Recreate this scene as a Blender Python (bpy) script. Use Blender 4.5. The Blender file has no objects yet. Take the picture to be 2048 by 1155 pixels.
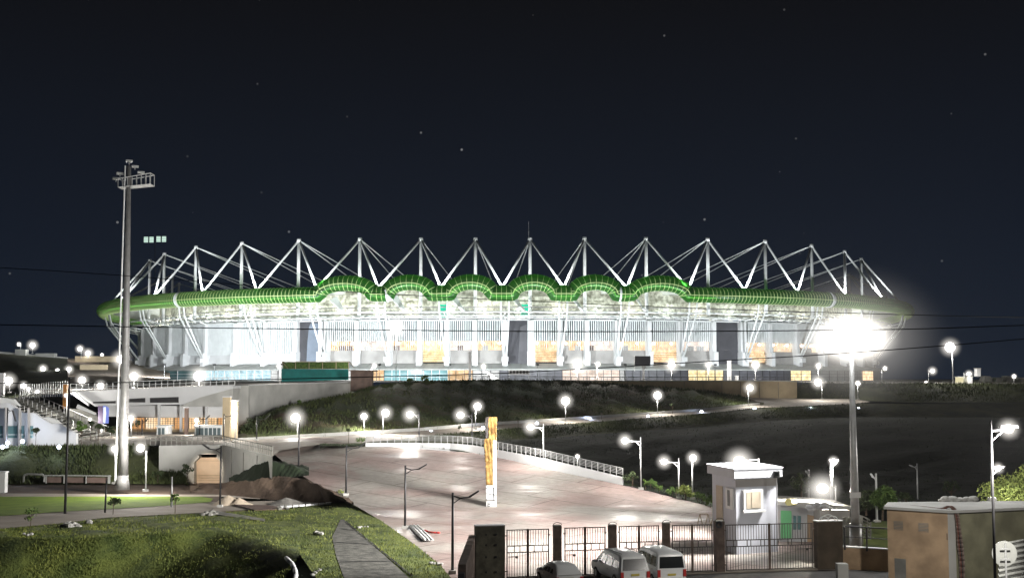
import bpy, math, random
from math import sin, cos, pi, atan2, sqrt, radians
random.seed(7)
SC = bpy.context.scene
COL = SC.collection

# ---------------------------------------------------------------- camera
FPX, HX, HY = 2400.0, 1024.0, 577.5
CAMZ = 13.0
PITCH = math.atan(178.0 / FPX)
cam_d = bpy.data.cameras.new('camera')
cam = bpy.data.objects.new('camera', cam_d)
COL.objects.link(cam)
cam.location = (0, 0, CAMZ)
cam.rotation_euler = (pi / 2 + PITCH, 0, 0)
cam_d.sensor_width = 36.0
cam_d.lens = FPX / 2048 * 36.0
cam_d.clip_start = 0.5
cam_d.clip_end = 6000
SC.camera = cam

# ---------------------------------------------------------------- exposure, sky
SC.view_settings.view_transform = 'Standard'
SC.view_settings.look = 'None'
SC.view_settings.gamma = 1
SC.view_settings.exposure = 0.0
SC.cycles.use_denoising = True
SC.cycles.max_bounces = 5
SC.cycles.diffuse_bounces = 2
SC.cycles.glossy_bounces = 2
SC.cycles.transmission_bounces = 4
SC.cycles.transparent_max_bounces = 10
SC.cycles.volume_bounces = 0
SC.cycles.sample_clamp_indirect = 3
SC.cycles.sample_clamp_direct = 0
W = bpy.data.worlds.new('World')
SC.world = W
W.use_nodes = True
nt = W.node_tree
nt.nodes.clear()
def wn(t): return nt.nodes.new(t)
out = wn('ShaderNodeOutputWorld'); bg = wn('ShaderNodeBackground')
tc = wn('ShaderNodeTexCoord'); sep = wn('ShaderNodeSeparateXYZ'); cr = wn('ShaderNodeValToRGB')
nt.links.new(tc.outputs['Generated'], sep.inputs[0])
nt.links.new(sep.outputs['Z'], cr.inputs[0])
e = cr.color_ramp.elements
e[0].position = 0.0; e[0].color = (0.0085, 0.0140, 0.0255, 1)
e[1].position = 0.32; e[1].color = (0.0048, 0.0050, 0.0062, 1)
m = e.new(0.12); m.color = (0.0066, 0.0100, 0.0180, 1)
# sparse faint stars
vo = wn('ShaderNodeTexVoronoi'); vo.feature = 'F1'; vo.inputs['Scale'].default_value = 55
nt.links.new(tc.outputs['Generated'], vo.inputs['Vector'])
lt = wn('ShaderNodeMath'); lt.operation = 'LESS_THAN'; lt.inputs[1].default_value = 0.055
nt.links.new(vo.outputs['Distance'], lt.inputs[0])
sr = wn('ShaderNodeSeparateColor'); nt.links.new(vo.outputs['Color'], sr.inputs[0])
gt = wn('ShaderNodeMath'); gt.operation = 'GREATER_THAN'; gt.inputs[1].default_value = 0.55
nt.links.new(sr.outputs[0], gt.inputs[0])
mu = wn('ShaderNodeMath'); mu.operation = 'MULTIPLY'
nt.links.new(lt.outputs[0], mu.inputs[0]); nt.links.new(gt.outputs[0], mu.inputs[1])
mu2 = wn('ShaderNodeMath'); mu2.operation = 'MULTIPLY'
nt.links.new(mu.outputs[0], mu2.inputs[0]); nt.links.new(sr.outputs[1], mu2.inputs[1])
mu3 = wn('ShaderNodeMath'); mu3.operation = 'MULTIPLY'; mu3.inputs[1].default_value = 0.16
nt.links.new(mu2.outputs[0], mu3.inputs[0])
ad = wn('ShaderNodeMixRGB'); ad.blend_type = 'ADD'; ad.inputs[0].default_value = 1
nt.links.new(cr.outputs[0], ad.inputs[1]); nt.links.new(mu3.outputs[0], ad.inputs[2])
nt.links.new(ad.outputs[0], bg.inputs[0]); bg.inputs[1].default_value = 1.0
nt.links.new(bg.outputs[0], out.inputs[0])

# ---------------------------------------------------------------- pixel <-> world
CP, SP = cos(PITCH), sin(PITCH)
def ray(x, y):
    u = (x - HX) / FPX; v = (HY - y) / FPX
    return (u, CP - v * SP, SP + v * CP)
def P(x, y, D):
    d = ray(x, y); s = D / d[1]
    return (d[0] * s, D, CAMZ + d[2] * s)
def PZ(x, y, z):
    d = ray(x, y); s = (z - CAMZ) / d[2]
    return (d[0] * s, d[1] * s, z)
ZPK = [(0, 0), (116, 0), (122, .45), (130, 1.3), (145, 3.1), (159, 4.2), (175, 4.6), (400, 5.2)]
def zp(D):
    for (a, za), (b, zb) in zip(ZPK, ZPK[1:]):
        if D <= b: return za + (zb - za) * (D - a) / (b - a)
    return ZPK[-1][1]
def G(x, y, dz=0.0):                      # point of the plaza surface seen at a pixel
    lo, hi = 30.0, 400.0
    for _ in range(50):
        m_ = (lo + hi) / 2
        if P(x, y, m_)[2] > zp(m_): lo = m_
        else: hi = m_
    p = P(x, y, lo)
    return (p[0], p[1], p[2] + dz)
def px_of(p):
    dy = p[1] * CP + (p[2] - CAMZ) * SP
    return HX + FPX * p[0] / dy

# ---------------------------------------------------------------- materials
MATS = {}
def mat(name, col, rough=0.7, var=0.15, scale=1.0, bump=0.0, metal=0.0, col2=None, emit=None, es=0.0, spec=None, detail=6, bscale=None):
    if name in MATS: return MATS[name]
    m = bpy.data.materials.new(name); m.use_nodes = True
    n = m.node_tree.nodes; l = m.node_tree.links
    b = n['Principled BSDF']
    b.inputs['Roughness'].default_value = rough; b.inputs['Metallic'].default_value = metal
    if spec is not None: b.inputs['Specular IOR Level'].default_value = spec
    geo = n.new('ShaderNodeNewGeometry')
    if var > 0 or col2:
        no = n.new('ShaderNodeTexNoise'); no.inputs['Scale'].default_value = scale; no.inputs['Detail'].default_value = detail
        l.new(geo.outputs['Position'], no.inputs['Vector'])
        r = n.new('ShaderNodeValToRGB')
        c2 = col2 if col2 else tuple(min(1, c * (1 + var)) for c in col)
        c1 = col if col2 else tuple(c * (1 - var) for c in col)
        r.color_ramp.elements[0].position = 0.36; r.color_ramp.elements[0].color = (*c1, 1)
        r.color_ramp.elements[1].position = 0.64; r.color_ramp.elements[1].color = (*c2, 1)
        l.new(no.outputs['Fac'], r.inputs[0]); l.new(r.outputs[0], b.inputs['Base Color'])
    else:
        b.inputs['Base Color'].default_value = (*col, 1)
    if bump > 0:
        nb = n.new('ShaderNodeTexNoise'); nb.inputs['Scale'].default_value = bscale or scale * 4; nb.inputs['Detail'].default_value = 8
        l.new(geo.outputs['Position'], nb.inputs['Vector'])
        bu = n.new('ShaderNodeBump'); bu.inputs['Strength'].default_value = 1.0; bu.inputs['Distance'].default_value = bump
        l.new(nb.outputs['Fac'], bu.inputs['Height']); l.new(bu.outputs[0], b.inputs['Normal'])
    if emit:
        b.inputs['Emission Color'].default_value = (*emit, 1); b.inputs['Emission Strength'].default_value = es
        m.cycles.emission_sampling = 'NONE'
    MATS[name] = m
    return m
def glow(name, col, s, sampled=False):
    if name in MATS: return MATS[name]
    m = bpy.data.materials.new(name); m.use_nodes = True
    n = m.node_tree.nodes; l = m.node_tree.links; n.clear()
    o = n.new('ShaderNodeOutputMaterial'); e_ = n.new('ShaderNodeEmission')
    e_.inputs[0].default_value = (*col, 1); e_.inputs[1].default_value = s
    l.new(e_.outputs[0], o.inputs[0])
    m.cycles.emission_sampling = 'AUTO' if sampled else 'NONE'
    MATS[name] = m
    return m
M = dict(
    white=mat('white_steel', (.72, .74, .74), .45, .06, .6),
    grey_steel=mat('galvanised_steel', (.42, .43, .43), .45, .12, 1.5, metal=.3),
    dark=mat('dark_metal', (.022, .022, .024), .5, .2, 3),
    conc=mat('concrete', (.40, .40, .38), .85, .12, .35, bump=.02),
    conc_w=mat('painted_concrete', (.60, .61, .62), .8, .07, .25),
    conc_d=mat('weathered_concrete', (.22, .22, .20), .9, .3, .6, bump=.04),
    beige=mat('beige_render', (.44, .36, .24), .85, .10, .4, bump=.02),
    tan=mat('tan_render', (.40, .285, .18), .9, .22, .8, bump=.03),
    olive=mat('olive_render', (.19, .185, .12), .9, .25, .7, bump=.03),
    gate=mat('gate_iron', (.055, .048, .043), .5, .2, 3),
    brownp=mat('brown_pillar', (.125, .092, .075), .85, .25, 2.5, bump=.02),
    louv=mat('louvre_metal', (.66, .69, .70), .5, .05, .5),
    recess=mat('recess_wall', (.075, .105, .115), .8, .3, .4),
    wallg=mat('grey_cladding', (.30, .29, .28), .75, .12, .3),
    wallb=mat('blue_grey_panel', (.14, .17, .22), .6, .10, .3),
    tower=mat('dark_tower_panel', (.040, .040, .048), .7, .2, .25),
    skirt=mat('sheet_roofing', (.30, .31, .30), .6, .12, .3),
    teal=mat('teal_screen', (.0, .16, .15), .7, .15, .8),
    brown=mat('brown_board', (.13, .09, .075), .85, .2, .8),
    grass=mat('grass_ground', (.036, .058, .010), .95, col2=(.115, .145, .026), scale=.5, bump=.10, bscale=5),
    grass2=mat('rough_grass', (.026, .034, .012), .95, col2=(.065, .075, .024), scale=.18, bump=.2, bscale=1.5),
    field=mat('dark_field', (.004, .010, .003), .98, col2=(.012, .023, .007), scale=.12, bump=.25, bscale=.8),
    lawn=mat('lawn_grass', (.10, .17, .008), .95, col2=(.15, .23, .012), scale=.6, bump=.05, bscale=8),
    dirt=mat('brown_earth', (.050, .032, .022), .95, col2=(.105, .072, .050), scale=.25, bump=.15, bscale=1.6),
    dirt2=mat('pale_earth', (.16, .12, .09), .95, col2=(.26, .20, .15), scale=.3, bump=.1, bscale=1.6),
    gravel=mat('grey_gravel', (.14, .135, .125), .95, col2=(.24, .23, .21), scale=2, bump=.05, bscale=9),
    sand=mat('pale_sand', (.52, .44, .34), .95, .08, 1, bump=.05),
    path=mat('path_concrete', (.31, .275, .235), .85, .12, .5, bump=.01),
    rock=mat('pale_rock', (.40, .40, .38), .9, .2, 3, bump=.03),
    leaf=mat('leaf_green', (.035, .075, .012), .8, col2=(.10, .17, .03), scale=2.2),
    leaf_d=mat('leaf_dark', (.016, .030, .010), .85, col2=(.045, .065, .02), scale=2),
    leaf_y=mat('leaf_pale', (.12, .17, .035), .8, col2=(.24, .28, .07), scale=3),
    bark=mat('bark', (.09, .065, .045), .9, .25, 4),
    orange=mat('orange_cladding', (.45, .20, .045), .7, .12, .7),
    glass=mat('dark_glass', (.006, .009, .010), .18, .1, 1, spec=.25),
    glass_c=mat('teal_glass', (.10, .19, .20), .15, .35, .12),
    paint=mat('white_car_paint', (.80, .82, .82), .3, 0),
    rubber=mat('rubber', (.015, .015, .015), .8, .2, 6),
    red=mat('red_plastic', (.45, .02, .015), .4, 0),
    yellow=mat('yellow_cloth', (.11, .055, .010), .85, col2=(.30, .19, .055), scale=1.6, bump=.15, bscale=2.5),
    greenp=mat('green_panel', (.16, .50, .22), .6, .06, 1),
    black=mat('black_cable', (.006, .006, .006), .6, 0),
    timber=mat('timber', (.30, .22, .14), .8, .2, 3),
    blinds=mat('cream_blind', (.46, .40, .31), .8, .05, 3),
    roofm=mat('roof_membrane', (.62, .64, .60), .8, .10, .2),
    sign=mat('sign_back', (.34, .35, .33), .5, .08, 2, metal=.2),
)
def halo_mat(name, s):  # volume emission fading outward, drawn as lamp glow
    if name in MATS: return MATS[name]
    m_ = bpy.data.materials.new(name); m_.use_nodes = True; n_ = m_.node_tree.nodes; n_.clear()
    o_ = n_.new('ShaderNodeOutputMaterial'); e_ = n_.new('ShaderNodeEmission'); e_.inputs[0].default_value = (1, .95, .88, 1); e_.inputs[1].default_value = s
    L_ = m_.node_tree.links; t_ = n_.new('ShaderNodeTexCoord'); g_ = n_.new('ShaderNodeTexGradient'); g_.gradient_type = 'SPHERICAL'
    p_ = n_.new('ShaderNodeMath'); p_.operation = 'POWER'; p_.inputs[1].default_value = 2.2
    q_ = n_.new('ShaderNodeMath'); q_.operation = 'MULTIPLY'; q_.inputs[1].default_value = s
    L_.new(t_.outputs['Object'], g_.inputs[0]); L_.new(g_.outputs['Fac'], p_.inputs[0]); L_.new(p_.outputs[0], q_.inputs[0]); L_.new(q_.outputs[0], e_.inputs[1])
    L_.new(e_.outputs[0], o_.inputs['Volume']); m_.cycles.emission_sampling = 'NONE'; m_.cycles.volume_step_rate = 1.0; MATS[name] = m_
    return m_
def halo(t, c, r, k=1.75, sz=1.0, lv=.15):      # glow volume added round a lamp to draw its halo
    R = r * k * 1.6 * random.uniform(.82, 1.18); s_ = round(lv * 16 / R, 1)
    o = MB().ball((0, 0, 0), 1, 18, 12).build('glow_halo', halo_mat('glow_halo_%d' % int(s_ * 10), s_), None, smooth=True)
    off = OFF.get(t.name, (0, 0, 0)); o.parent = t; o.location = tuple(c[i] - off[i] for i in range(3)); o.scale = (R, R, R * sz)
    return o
L_COOL = glow('lamp_glow_white', (.95, .98, 1), 14)
L_WARM = glow('lamp_glow_warm', (1, .93, .84), 14)
L_AMB = glow('lamp_glow_amber', (1, .80, .52), 12)
L_BLUE = glow('lamp_glow_blue', (.70, .80, 1), 10)
def room(name, c1, c2, s):          # lit interior: uneven brightness, things inside
    m_ = glow(name, c1, s); n_ = m_.node_tree.nodes; l_ = m_.node_tree.links
    g_ = n_.new('ShaderNodeNewGeometry'); t_ = n_.new('ShaderNodeTexNoise'); t_.inputs['Scale'].default_value = .55; t_.inputs['Detail'].default_value = 5; t_.inputs['Roughness'].default_value = .7
    r_ = n_.new('ShaderNodeValToRGB'); r_.color_ramp.elements[0].position = .34; r_.color_ramp.elements[0].color = (*[c * .6 for c in c1], 1)
    r_.color_ramp.elements[1].position = .66; r_.color_ramp.elements[1].color = (*c2, 1); e_ = r_.color_ramp.elements.new(.5); e_.color = (*c1, 1)
    l_.new(g_.outputs['Position'], t_.inputs['Vector']); l_.new(t_.outputs[0], r_.inputs[0]); l_.new(r_.outputs[0], [q for q in n_ if q.type == 'EMISSION'][0].inputs[0])
    return m_
E_WARM = room('lit_room_warm', (1, .66, .36), (1, .88, .68), 1.3)
E_YEL = room('lit_room_yellow', (1, .80, .42), (1, .94, .68), 1.35)
E_PINK = room('lit_room_pale', (1, .82, .70), (1, .96, .9), 1.2)
E_CYAN = room('lit_room_cyan', (.62, .90, 1), (.9, 1, 1), 1.05)
E_SCR = glow('screen_green', (.04, .85, .52), .9)

# ---------------------------------------------------------------- mesh helpers
OFF = {}
class MB:
    def __init__(s): s.v = []; s.f = []; s.sm = False
    def add(s, vs, fs):
        k = len(s.v); s.v += [tuple(p) for p in vs]; s.f += [tuple(i + k for i in f) for f in fs]; return s
    def box(s, c, d, rz=0.0, tilt=None):
        x, y, z = d[0] / 2, d[1] / 2, d[2] / 2; vs = []
        for a, b_, c_ in ((-1,-1,-1),(1,-1,-1),(1,1,-1),(-1,1,-1),(-1,-1,1),(1,-1,1),(1,1,1),(-1,1,1)):
            X, Y, Z = a * x, b_ * y, c_ * z
            vs.append((c[0] + X * cos(rz) - Y * sin(rz), c[1] + X * sin(rz) + Y * cos(rz), c[2] + Z))
        return s.add(vs, [(0,3,2,1),(4,5,6,7),(0,1,5,4),(1,2,6,5),(2,3,7,6),(3,0,4,7)])
    def tube(s, a, b, r, r2=None, n=8, caps=True):
        r2 = r if r2 is None else r2
        d = [b[i] - a[i] for i in range(3)]; L = sqrt(sum(q * q for q in d)) or 1e-6
        d = [q / L for q in d]
        u = (-d[1], d[0], 0) if abs(d[2]) < .95 else (1, 0, 0)
        ul = sqrt(sum(q * q for q in u)); u = [q / ul for q in u]
        w = (d[1]*u[2]-d[2]*u[1], d[2]*u[0]-d[0]*u[2], d[0]*u[1]-d[1]*u[0])
        vs = []
        for c, R in ((a, r), (b, r2)):
            for k in range(n):
                t = 2 * pi * k / n
                vs.append(tuple(c[i] + R * (cos(t) * u[i] + sin(t) * w[i]) for i in range(3)))
        fs = [(k, (k + 1) % n, n + (k + 1) % n, n + k) for k in range(n)]
        if caps: fs += [tuple(range(n - 1, -1, -1)), tuple(range(n, 2 * n))]
        return s.add(vs, fs)
    def poly(s, pts, r, n=6):
        for a, b in zip(pts, pts[1:]): s.tube(a, b, r, n=n)
        return s
    def prism(s, pts, ext):              # pts: world points, ext: vector
        n = len(pts)
        vs = list(pts) + [tuple(p[i] + ext[i] for i in range(3)) for p in pts]
        fs = [tuple(range(n)), tuple(range(2 * n - 1, n - 1, -1))]
        fs += [(k, n + k, n + (k + 1) % n, (k + 1) % n) for k in range(n)]
        return s.add(vs, fs)
    def ball(s, c, r, nu=12, nv=8, sz=1.0):
        vs = [(c[0], c[1], c[2] - r * sz)]
        for j in range(1, nv):
            t = pi * j / nv
            for k in range(nu):
                q = 2 * pi * k / nu
                vs.append((c[0] + r * sin(t) * cos(q), c[1] + r * sin(t) * sin(q), c[2] - r * sz * cos(t)))
        vs.append((c[0], c[1], c[2] + r * sz)); T = len(vs) - 1
        fs = [(0, 1 + (k + 1) % nu, 1 + k) for k in range(nu)]
        for j in range(nv - 2):
            for k in range(nu):
                a = 1 + j * nu + k; b = 1 + j * nu + (k + 1) % nu
                fs.append((a, b, b + nu, a + nu))
        fs += [(T, 1 + (nv - 2) * nu + k, 1 + (nv - 2) * nu + (k + 1) % nu) for k in range(nu)]
        return s.add(vs, fs)
    def build(s, name, m_, parent=None, smooth=False):
        off = OFF.get(parent.name, (0, 0, 0)) if parent else (0, 0, 0)
        me = bpy.data.meshes.new(name)
        me.from_pydata([(x - off[0], y - off[1], z - off[2]) for x, y, z in s.v], [], s.f)
        me.materials.append(m_); me.update()
        if smooth:
            for p in me.polygons: p.use_smooth = True
        o = bpy.data.objects.new(name, me); COL.objects.link(o)
        if parent: o.parent = parent
        OFF[o.name] = off
        return o
def tag(o, label=None, cat=None, group=None, kind=None):
    if label: o['label'] = label
    if cat: o['category'] = cat
    if group: o['group'] = group
    if kind: o['kind'] = kind
    return o
def thing(name, loc, label, cat, group=None, kind=None):
    o = bpy.data.objects.new(name, None); COL.objects.link(o)
    o.location = loc; o.empty_display_size = .3; OFF[o.name] = tuple(loc)
    return tag(o, label, cat, group, kind)
def light(parent, loc, power, col=(1, .96, .9), r=.25, spot=None, aim=None, blend=.5):
    ld = bpy.data.lights.new('lamp_light', 'SPOT' if spot else 'POINT')
    ld.energy = power; ld.color = col; ld.shadow_soft_size = r
    if spot: ld.spot_size = radians(spot); ld.spot_blend = blend
    o = bpy.data.objects.new('lamp_light', ld); COL.objects.link(o)
    off = OFF.get(parent.name, (0, 0, 0)) if parent else (0, 0, 0)
    o.location = tuple(loc[i] - off[i] for i in range(3))
    if parent: o.parent = parent
    if aim:
        from mathutils import Vector
        o.rotation_euler = Vector([aim[i] - loc[i] for i in range(3)]).to_track_quat('-Z', 'Y').to_euler()
    return o
def lerp(a, b, t): return tuple(a[i] + (b[i] - a[i]) * t for i in range(len(a)))
def resample(poly, xs):                   # polyline of (x,y,D) by x
    out_ = []
    for x in xs:
        x_ = min(max(x, poly[0][0]), poly[-1][0])
        for a, b in zip(poly, poly[1:]):
            if a[0] <= x_ <= b[0]:
                t = (x_ - a[0]) / max(1e-6, b[0] - a[0]); out_.append(lerp(a, b, t)); break
    return out_
def rnd_h(x, y, s=1.0, amp=1.0):
    return amp * (sin(x * .9 * s + 1.3) * cos(y * .7 * s + .4) + .6 * sin(x * 2.1 * s + y * 1.3 * s) + .35 * sin(x * 4.7 * s - y * 3.9 * s + 2))
def loft(name, rows, m_, sub=6, noise=0.0, ns=.25, kind='structure', label=None, cat=None):
    """rows: lists of world points with equal counts"""
    mb = MB(); n = len(rows[0]); R_ = []
    for i in range(len(rows) - 1):
        for k in range(sub): R_.append([lerp(a, b, k / sub) for a, b in zip(rows[i], rows[i + 1])])
    R_.append(list(rows[-1]))
    T = len(R_); vs = []
    for j, r in enumerate(R_):
        for i, p in enumerate(r):
            edge = min(1, min(j, T - 1 - j) / 2)
            vs.append((p[0], p[1], p[2] + (rnd_h(p[0], p[1], ns, noise) * edge if noise else 0)))
    fs = [(j * n + i, j * n + i + 1, (j + 1) * n + i + 1, (j + 1) * n + i) for j in range(T - 1) for i in range(n - 1)]
    mb.add(vs, fs)
    o = mb.build(name, m_, smooth=True)
    return tag(o, label, cat, kind=kind)
def sheet(name, pts, m_, kind='structure', label=None, cat=None):
    mb = MB(); mb.add(pts, [tuple(range(len(pts)))])
    return tag(mb.build(name, m_), label, cat, kind=kind)
def pxrow(poly, xs): return [P(*q) for q in resample(poly, xs)]
def frange(a, b, n): return [a + (b - a) * i / (n - 1) for i in range(n)]
HAZE = 0.00004
# ================================================================ terrain
def plain(name, x0, x1, y0, y1, z, m_):
    return sheet(name, [(x0, y0, z), (x1, y0, z), (x1, y1, z), (x0, y1, z)], m_)
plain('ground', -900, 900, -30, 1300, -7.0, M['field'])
# --- paved plaza: wet, patchy, pale paving with pinkish fields
def plaza_mat():
    m_ = bpy.data.materials.new('wet_paving'); m_.use_nodes = True
    n = m_.node_tree.nodes; l = m_.node_tree.links; b = n['Principled BSDF']
    geo = n.new('ShaderNodeNewGeometry')
    def noise(s, d=5, dist=0, st=None):
        t = n.new('ShaderNodeTexNoise'); t.inputs['Scale'].default_value = s; t.inputs['Detail'].default_value = d
        t.inputs['Distortion'].default_value = dist
        if st:
            mp = n.new('ShaderNodeMapping'); mp.inputs['Scale'].default_value = st
            l.new(geo.outputs['Position'], mp.inputs[0]); l.new(mp.outputs[0], t.inputs['Vector'])
        else: l.new(geo.outputs['Position'], t.inputs['Vector'])
        return t
    def ramp(src, a, b_, ca, cb):
        r = n.new('ShaderNodeValToRGB'); r.color_ramp.elements[0].position = a; r.color_ramp.elements[1].position = b_
        r.color_ramp.elements[0].color = (*ca, 1); r.color_ramp.elements[1].color = (*cb, 1)
        l.new(src, r.inputs[0]); return r
    base = ramp(noise(.10, 4, .5).outputs[0], .42, .60, (.33, .255, .235), (.37, .345, .315))
    dk = ramp(noise(.07, 6, .4, (1, .55, 1)).outputs[0], .36, .58, (.74, .74, .75), (1, 1, 1))
    fine = ramp(noise(1.7, 8).outputs[0], .3, .7, (.78, .78, .78), (1.05, 1.05, 1.05))
    br = n.new('ShaderNodeTexBrick'); mp = n.new('ShaderNodeMapping'); mp.inputs['Rotation'].default_value = (0, 0, radians(38))
    l.new(geo.outputs['Position'], mp.inputs[0]); l.new(mp.outputs[0], br.inputs['Vector'])
    br.inputs['Scale'].default_value = .055; br.inputs['Mortar Size'].default_value = .004; br.inputs['Color1'].default_value = (1, 1, 1, 1)
    br.inputs['Color2'].default_value = (.93, .93, .93, 1); br.inputs['Mortar'].default_value = (.45, .42, .4, 1); br.offset = 0.37
    cur = base.outputs[0]
    for nx in (dk, fine, br):
        mx = n.new('ShaderNodeMixRGB'); mx.blend_type = 'MULTIPLY'; mx.inputs[0].default_value = 1
        l.new(cur, mx.inputs[1]); l.new(nx.outputs[0], mx.inputs[2]); cur = mx.outputs[0]
    l.new(cur, b.inputs['Base Color'])
    ro = ramp(noise(.13, 8, .8, (.5, 1.3, 1)).outputs[0], .40, .56, (.40, .40, .40), (.82, .82, .82))
    l.new(ro.outputs[0], b.inputs['Roughness']); b.inputs['Specular IOR Level'].default_value = .28
    bu = n.new('ShaderNodeBump'); bu.inputs['Distance'].default_value = .035; bu.inputs['Strength'].default_value = 1.0
    l.new(noise(1.1, 7, .3, (.45, 2.0, 1)).outputs[0], bu.inputs['Height']); l.new(bu.outputs[0], b.inputs['Normal'])
    return m_
MPLAZA = plaza_mat()
vs = []; Ds = [56, 62, 70, 80, 90, 100, 105, 110, 120, 130, 138, 145, 152, 159, 166, 172]
def right_edge(D):                        # X of the plaza's right edge
    K = [G(1700, 1100), G(1560, 1045), G(1430, 1014), G(1330, 987), G(1245, 969), G(1087, 936), G(944, 904), G(900, 898), G(838, 893), G(700, 889), G(660, 880)]
    for a, b in zip(K, K[1:]):
        if a[1] <= D <= b[1]: return a[0] + (b[0] - a[0]) * (D - a[1]) / (b[1] - a[1])
    return K[0][0] + 8 if D < K[0][1] else K[-1][0]
def left_edge(D):
    K = [G(930, 1178), G(905, 1160), G(880, 1128), G(830, 1088), G(765, 1042), G(700, 1000), G(650, 978), G(610, 955), G(575, 930), G(548, 910), G(535, 888)]
    for a, b in zip(K, K[1:]):
        if a[1] <= D <= b[1]: return a[0] + (b[0] - a[0]) * (D - a[1]) / (b[1] - a[1])
    return K[0][0] if D < K[0][1] else K[-1][0]
rows_ = []
for D in Ds:
    xr = right_edge(D)
    xl = left_edge(D)
    rows_.append([(xl + (xr - xl) * i / 24, D, zp(D)) for i in range(25)])
loft('plaza', rows_, MPLAZA, sub=2)
# --- left side: brown earth between banks, path strips, lawn
sheet('bare_earth', [(-120, 100, -.03), (-18, 100, -.03), (-18, 112, -.03), (-31, 128, -.03), (-36, 152, -.03), (-120, 152, -.03)], M['dirt'])
def flatpoly(name, pp, z, m_, **k): return sheet(name, [PZ(x, y, z) for x, y in pp], m_, **k)
flatpoly('path', [(-60, 992), (430, 992), (520, 997), (520, 989), (-60, 985)], .01, M['path'])
flatpoly('path', [(-60, 1064), (0, 1056), (115, 1046), (212, 1034), (332, 1028), (440, 1022), (560, 1014), (664, 1011), (664, 1005), (560, 1000), (440, 1003), (421, 1003), (306, 1012), (128, 1022), (0, 1031), (-60, 1035)], .012, M['path'])
flatpoly('lawn', [(-60, 1035), (0, 1031), (128, 1022), (306, 1012), (421, 1003), (426, 996), (400, 992), (-60, 992)], .05, M['lawn'])
# --- grass bank in the foreground
xs = frange(-80, 600, 36)
T_ = [(-80, 1066), (0, 1057), (115, 1047), (212, 1035), (332, 1029), (440, 1024), (600, 1016)]
C_ = [(-80, 1074), (0, 1075), (100, 1077), (204, 1074), (306, 1068), (440, 1062), (500, 1072), (560, 1092), (600, 1108)]
def rs2(poly, xs): return [q[:2] for q in resample([(a, b, 0) for a, b in poly], xs)]
rt = [PZ(x, y, .02) for x, y in rs2(T_, xs)]
rc = [PZ(x, y, .35) for x, y in rs2(C_, xs)]
def bank_foot(p, x):
    t_ = min(1, max(0, (x - 430) / 120)); t_ = t_ * t_ * (3 - 2 * t_)
    t_ = min(1, max(0, (x - 330) / 230)); t_ = t_ * t_ * (3 - 2 * t_)
    return lerp((p[0] - 7.5, p[1] - 8, -4.6), (p[0] - 1, p[1] - 13, -2.6), t_)
rb = [bank_foot(p, x) for p, x in zip(rc, xs)]
loft('grass_bank', [rb, [lerp(a, b, .55) for a, b in zip(rb, rc)], rc, rt], M['grass'], sub=7, noise=.10, ns=.8)
# flat grass by the plaza with a broken concrete channel
GP = [(600, 1108), (650, 1180), (925, 1180), (905, 1158), (880, 1128), (830, 1088), (765, 1042), (700, 1000), (685, 992), (664, 1004), (600, 1014), (440, 1024), (440, 1058), (500, 1072), (560, 1092)]
sheet('grass_verge', [PZ(x, y, .06) for x, y in GP], M['grass'])
flatpoly('drain_channel', [(590, 1132), (600, 1112), (650, 1182), (640, 1240), (600, 1240)], -.5, M['field'])
slab_ = [(681, 1038), (689, 1038), (708, 1058), (733, 1079), (770, 1110), (822, 1158), (690, 1160), (672, 1110), (664, 1073)]
o = sheet('drain_slab', [PZ(x, y, .085) for x, y in slab_], mat('mossy_concrete', (.050, .052, .046), .95, col2=(.13, .13, .115), scale=1.4, bump=.05))
for (x0, y0), (x1, y1) in (((686, 1057), (706, 1059)), ((668, 1083), (738, 1087)), ((677, 1122), (780, 1121)), ((690, 1042), (822, 1150))):
    a, b = PZ(x0, y0, .10), PZ(x1, y1, .10); w = .16
    tag(MB().add([(a[0], a[1] - w, .10), (b[0] , b[1] - w, .10), (b[0] + .12, b[1] + w, .10), (a[0] + .12, a[1] + w, .10)], [(0, 1, 2, 3)]).build('drain_joint', M['black']), kind='structure')
# --- left embankment
xs = frange(-80, 378, 30)
bot = [(-80, 967, 148), (378, 967, 148)]
top = [(-80, 894, 155), (100, 893, 155), (290, 890, 155), (318, 893, 155), (335, 912, 153), (352, 935, 151), (368, 960, 149), (378, 967, 148.2)]
rb = pxrow(bot, xs); rt = pxrow(top, xs)
loft('embankment', [rb, [(a[0], lerp(a, b, .45)[1], lerp(a, b, .55)[2]) for a, b in zip(rb, rt)], rt], M['grass2'], sub=5, noise=.22, ns=.5)
xs = frange(-80, 330, 12)
loft('terrace', [pxrow([(-80, 894, 155), (290, 890, 155), (330, 891, 152)], xs), pxrow([(-80, 863, 199), (330, 863, 199)], xs)], M['path'], sub=3)
sheet('terrace', [P(320, 890.5, 150), P(445, 889.5, 150), P(545, 912, 133), P(560, 900, 146), P(640, 888, 160), P(640, 872, 178), P(480, 864, 196), P(320, 863, 199)], M['path'])
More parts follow.
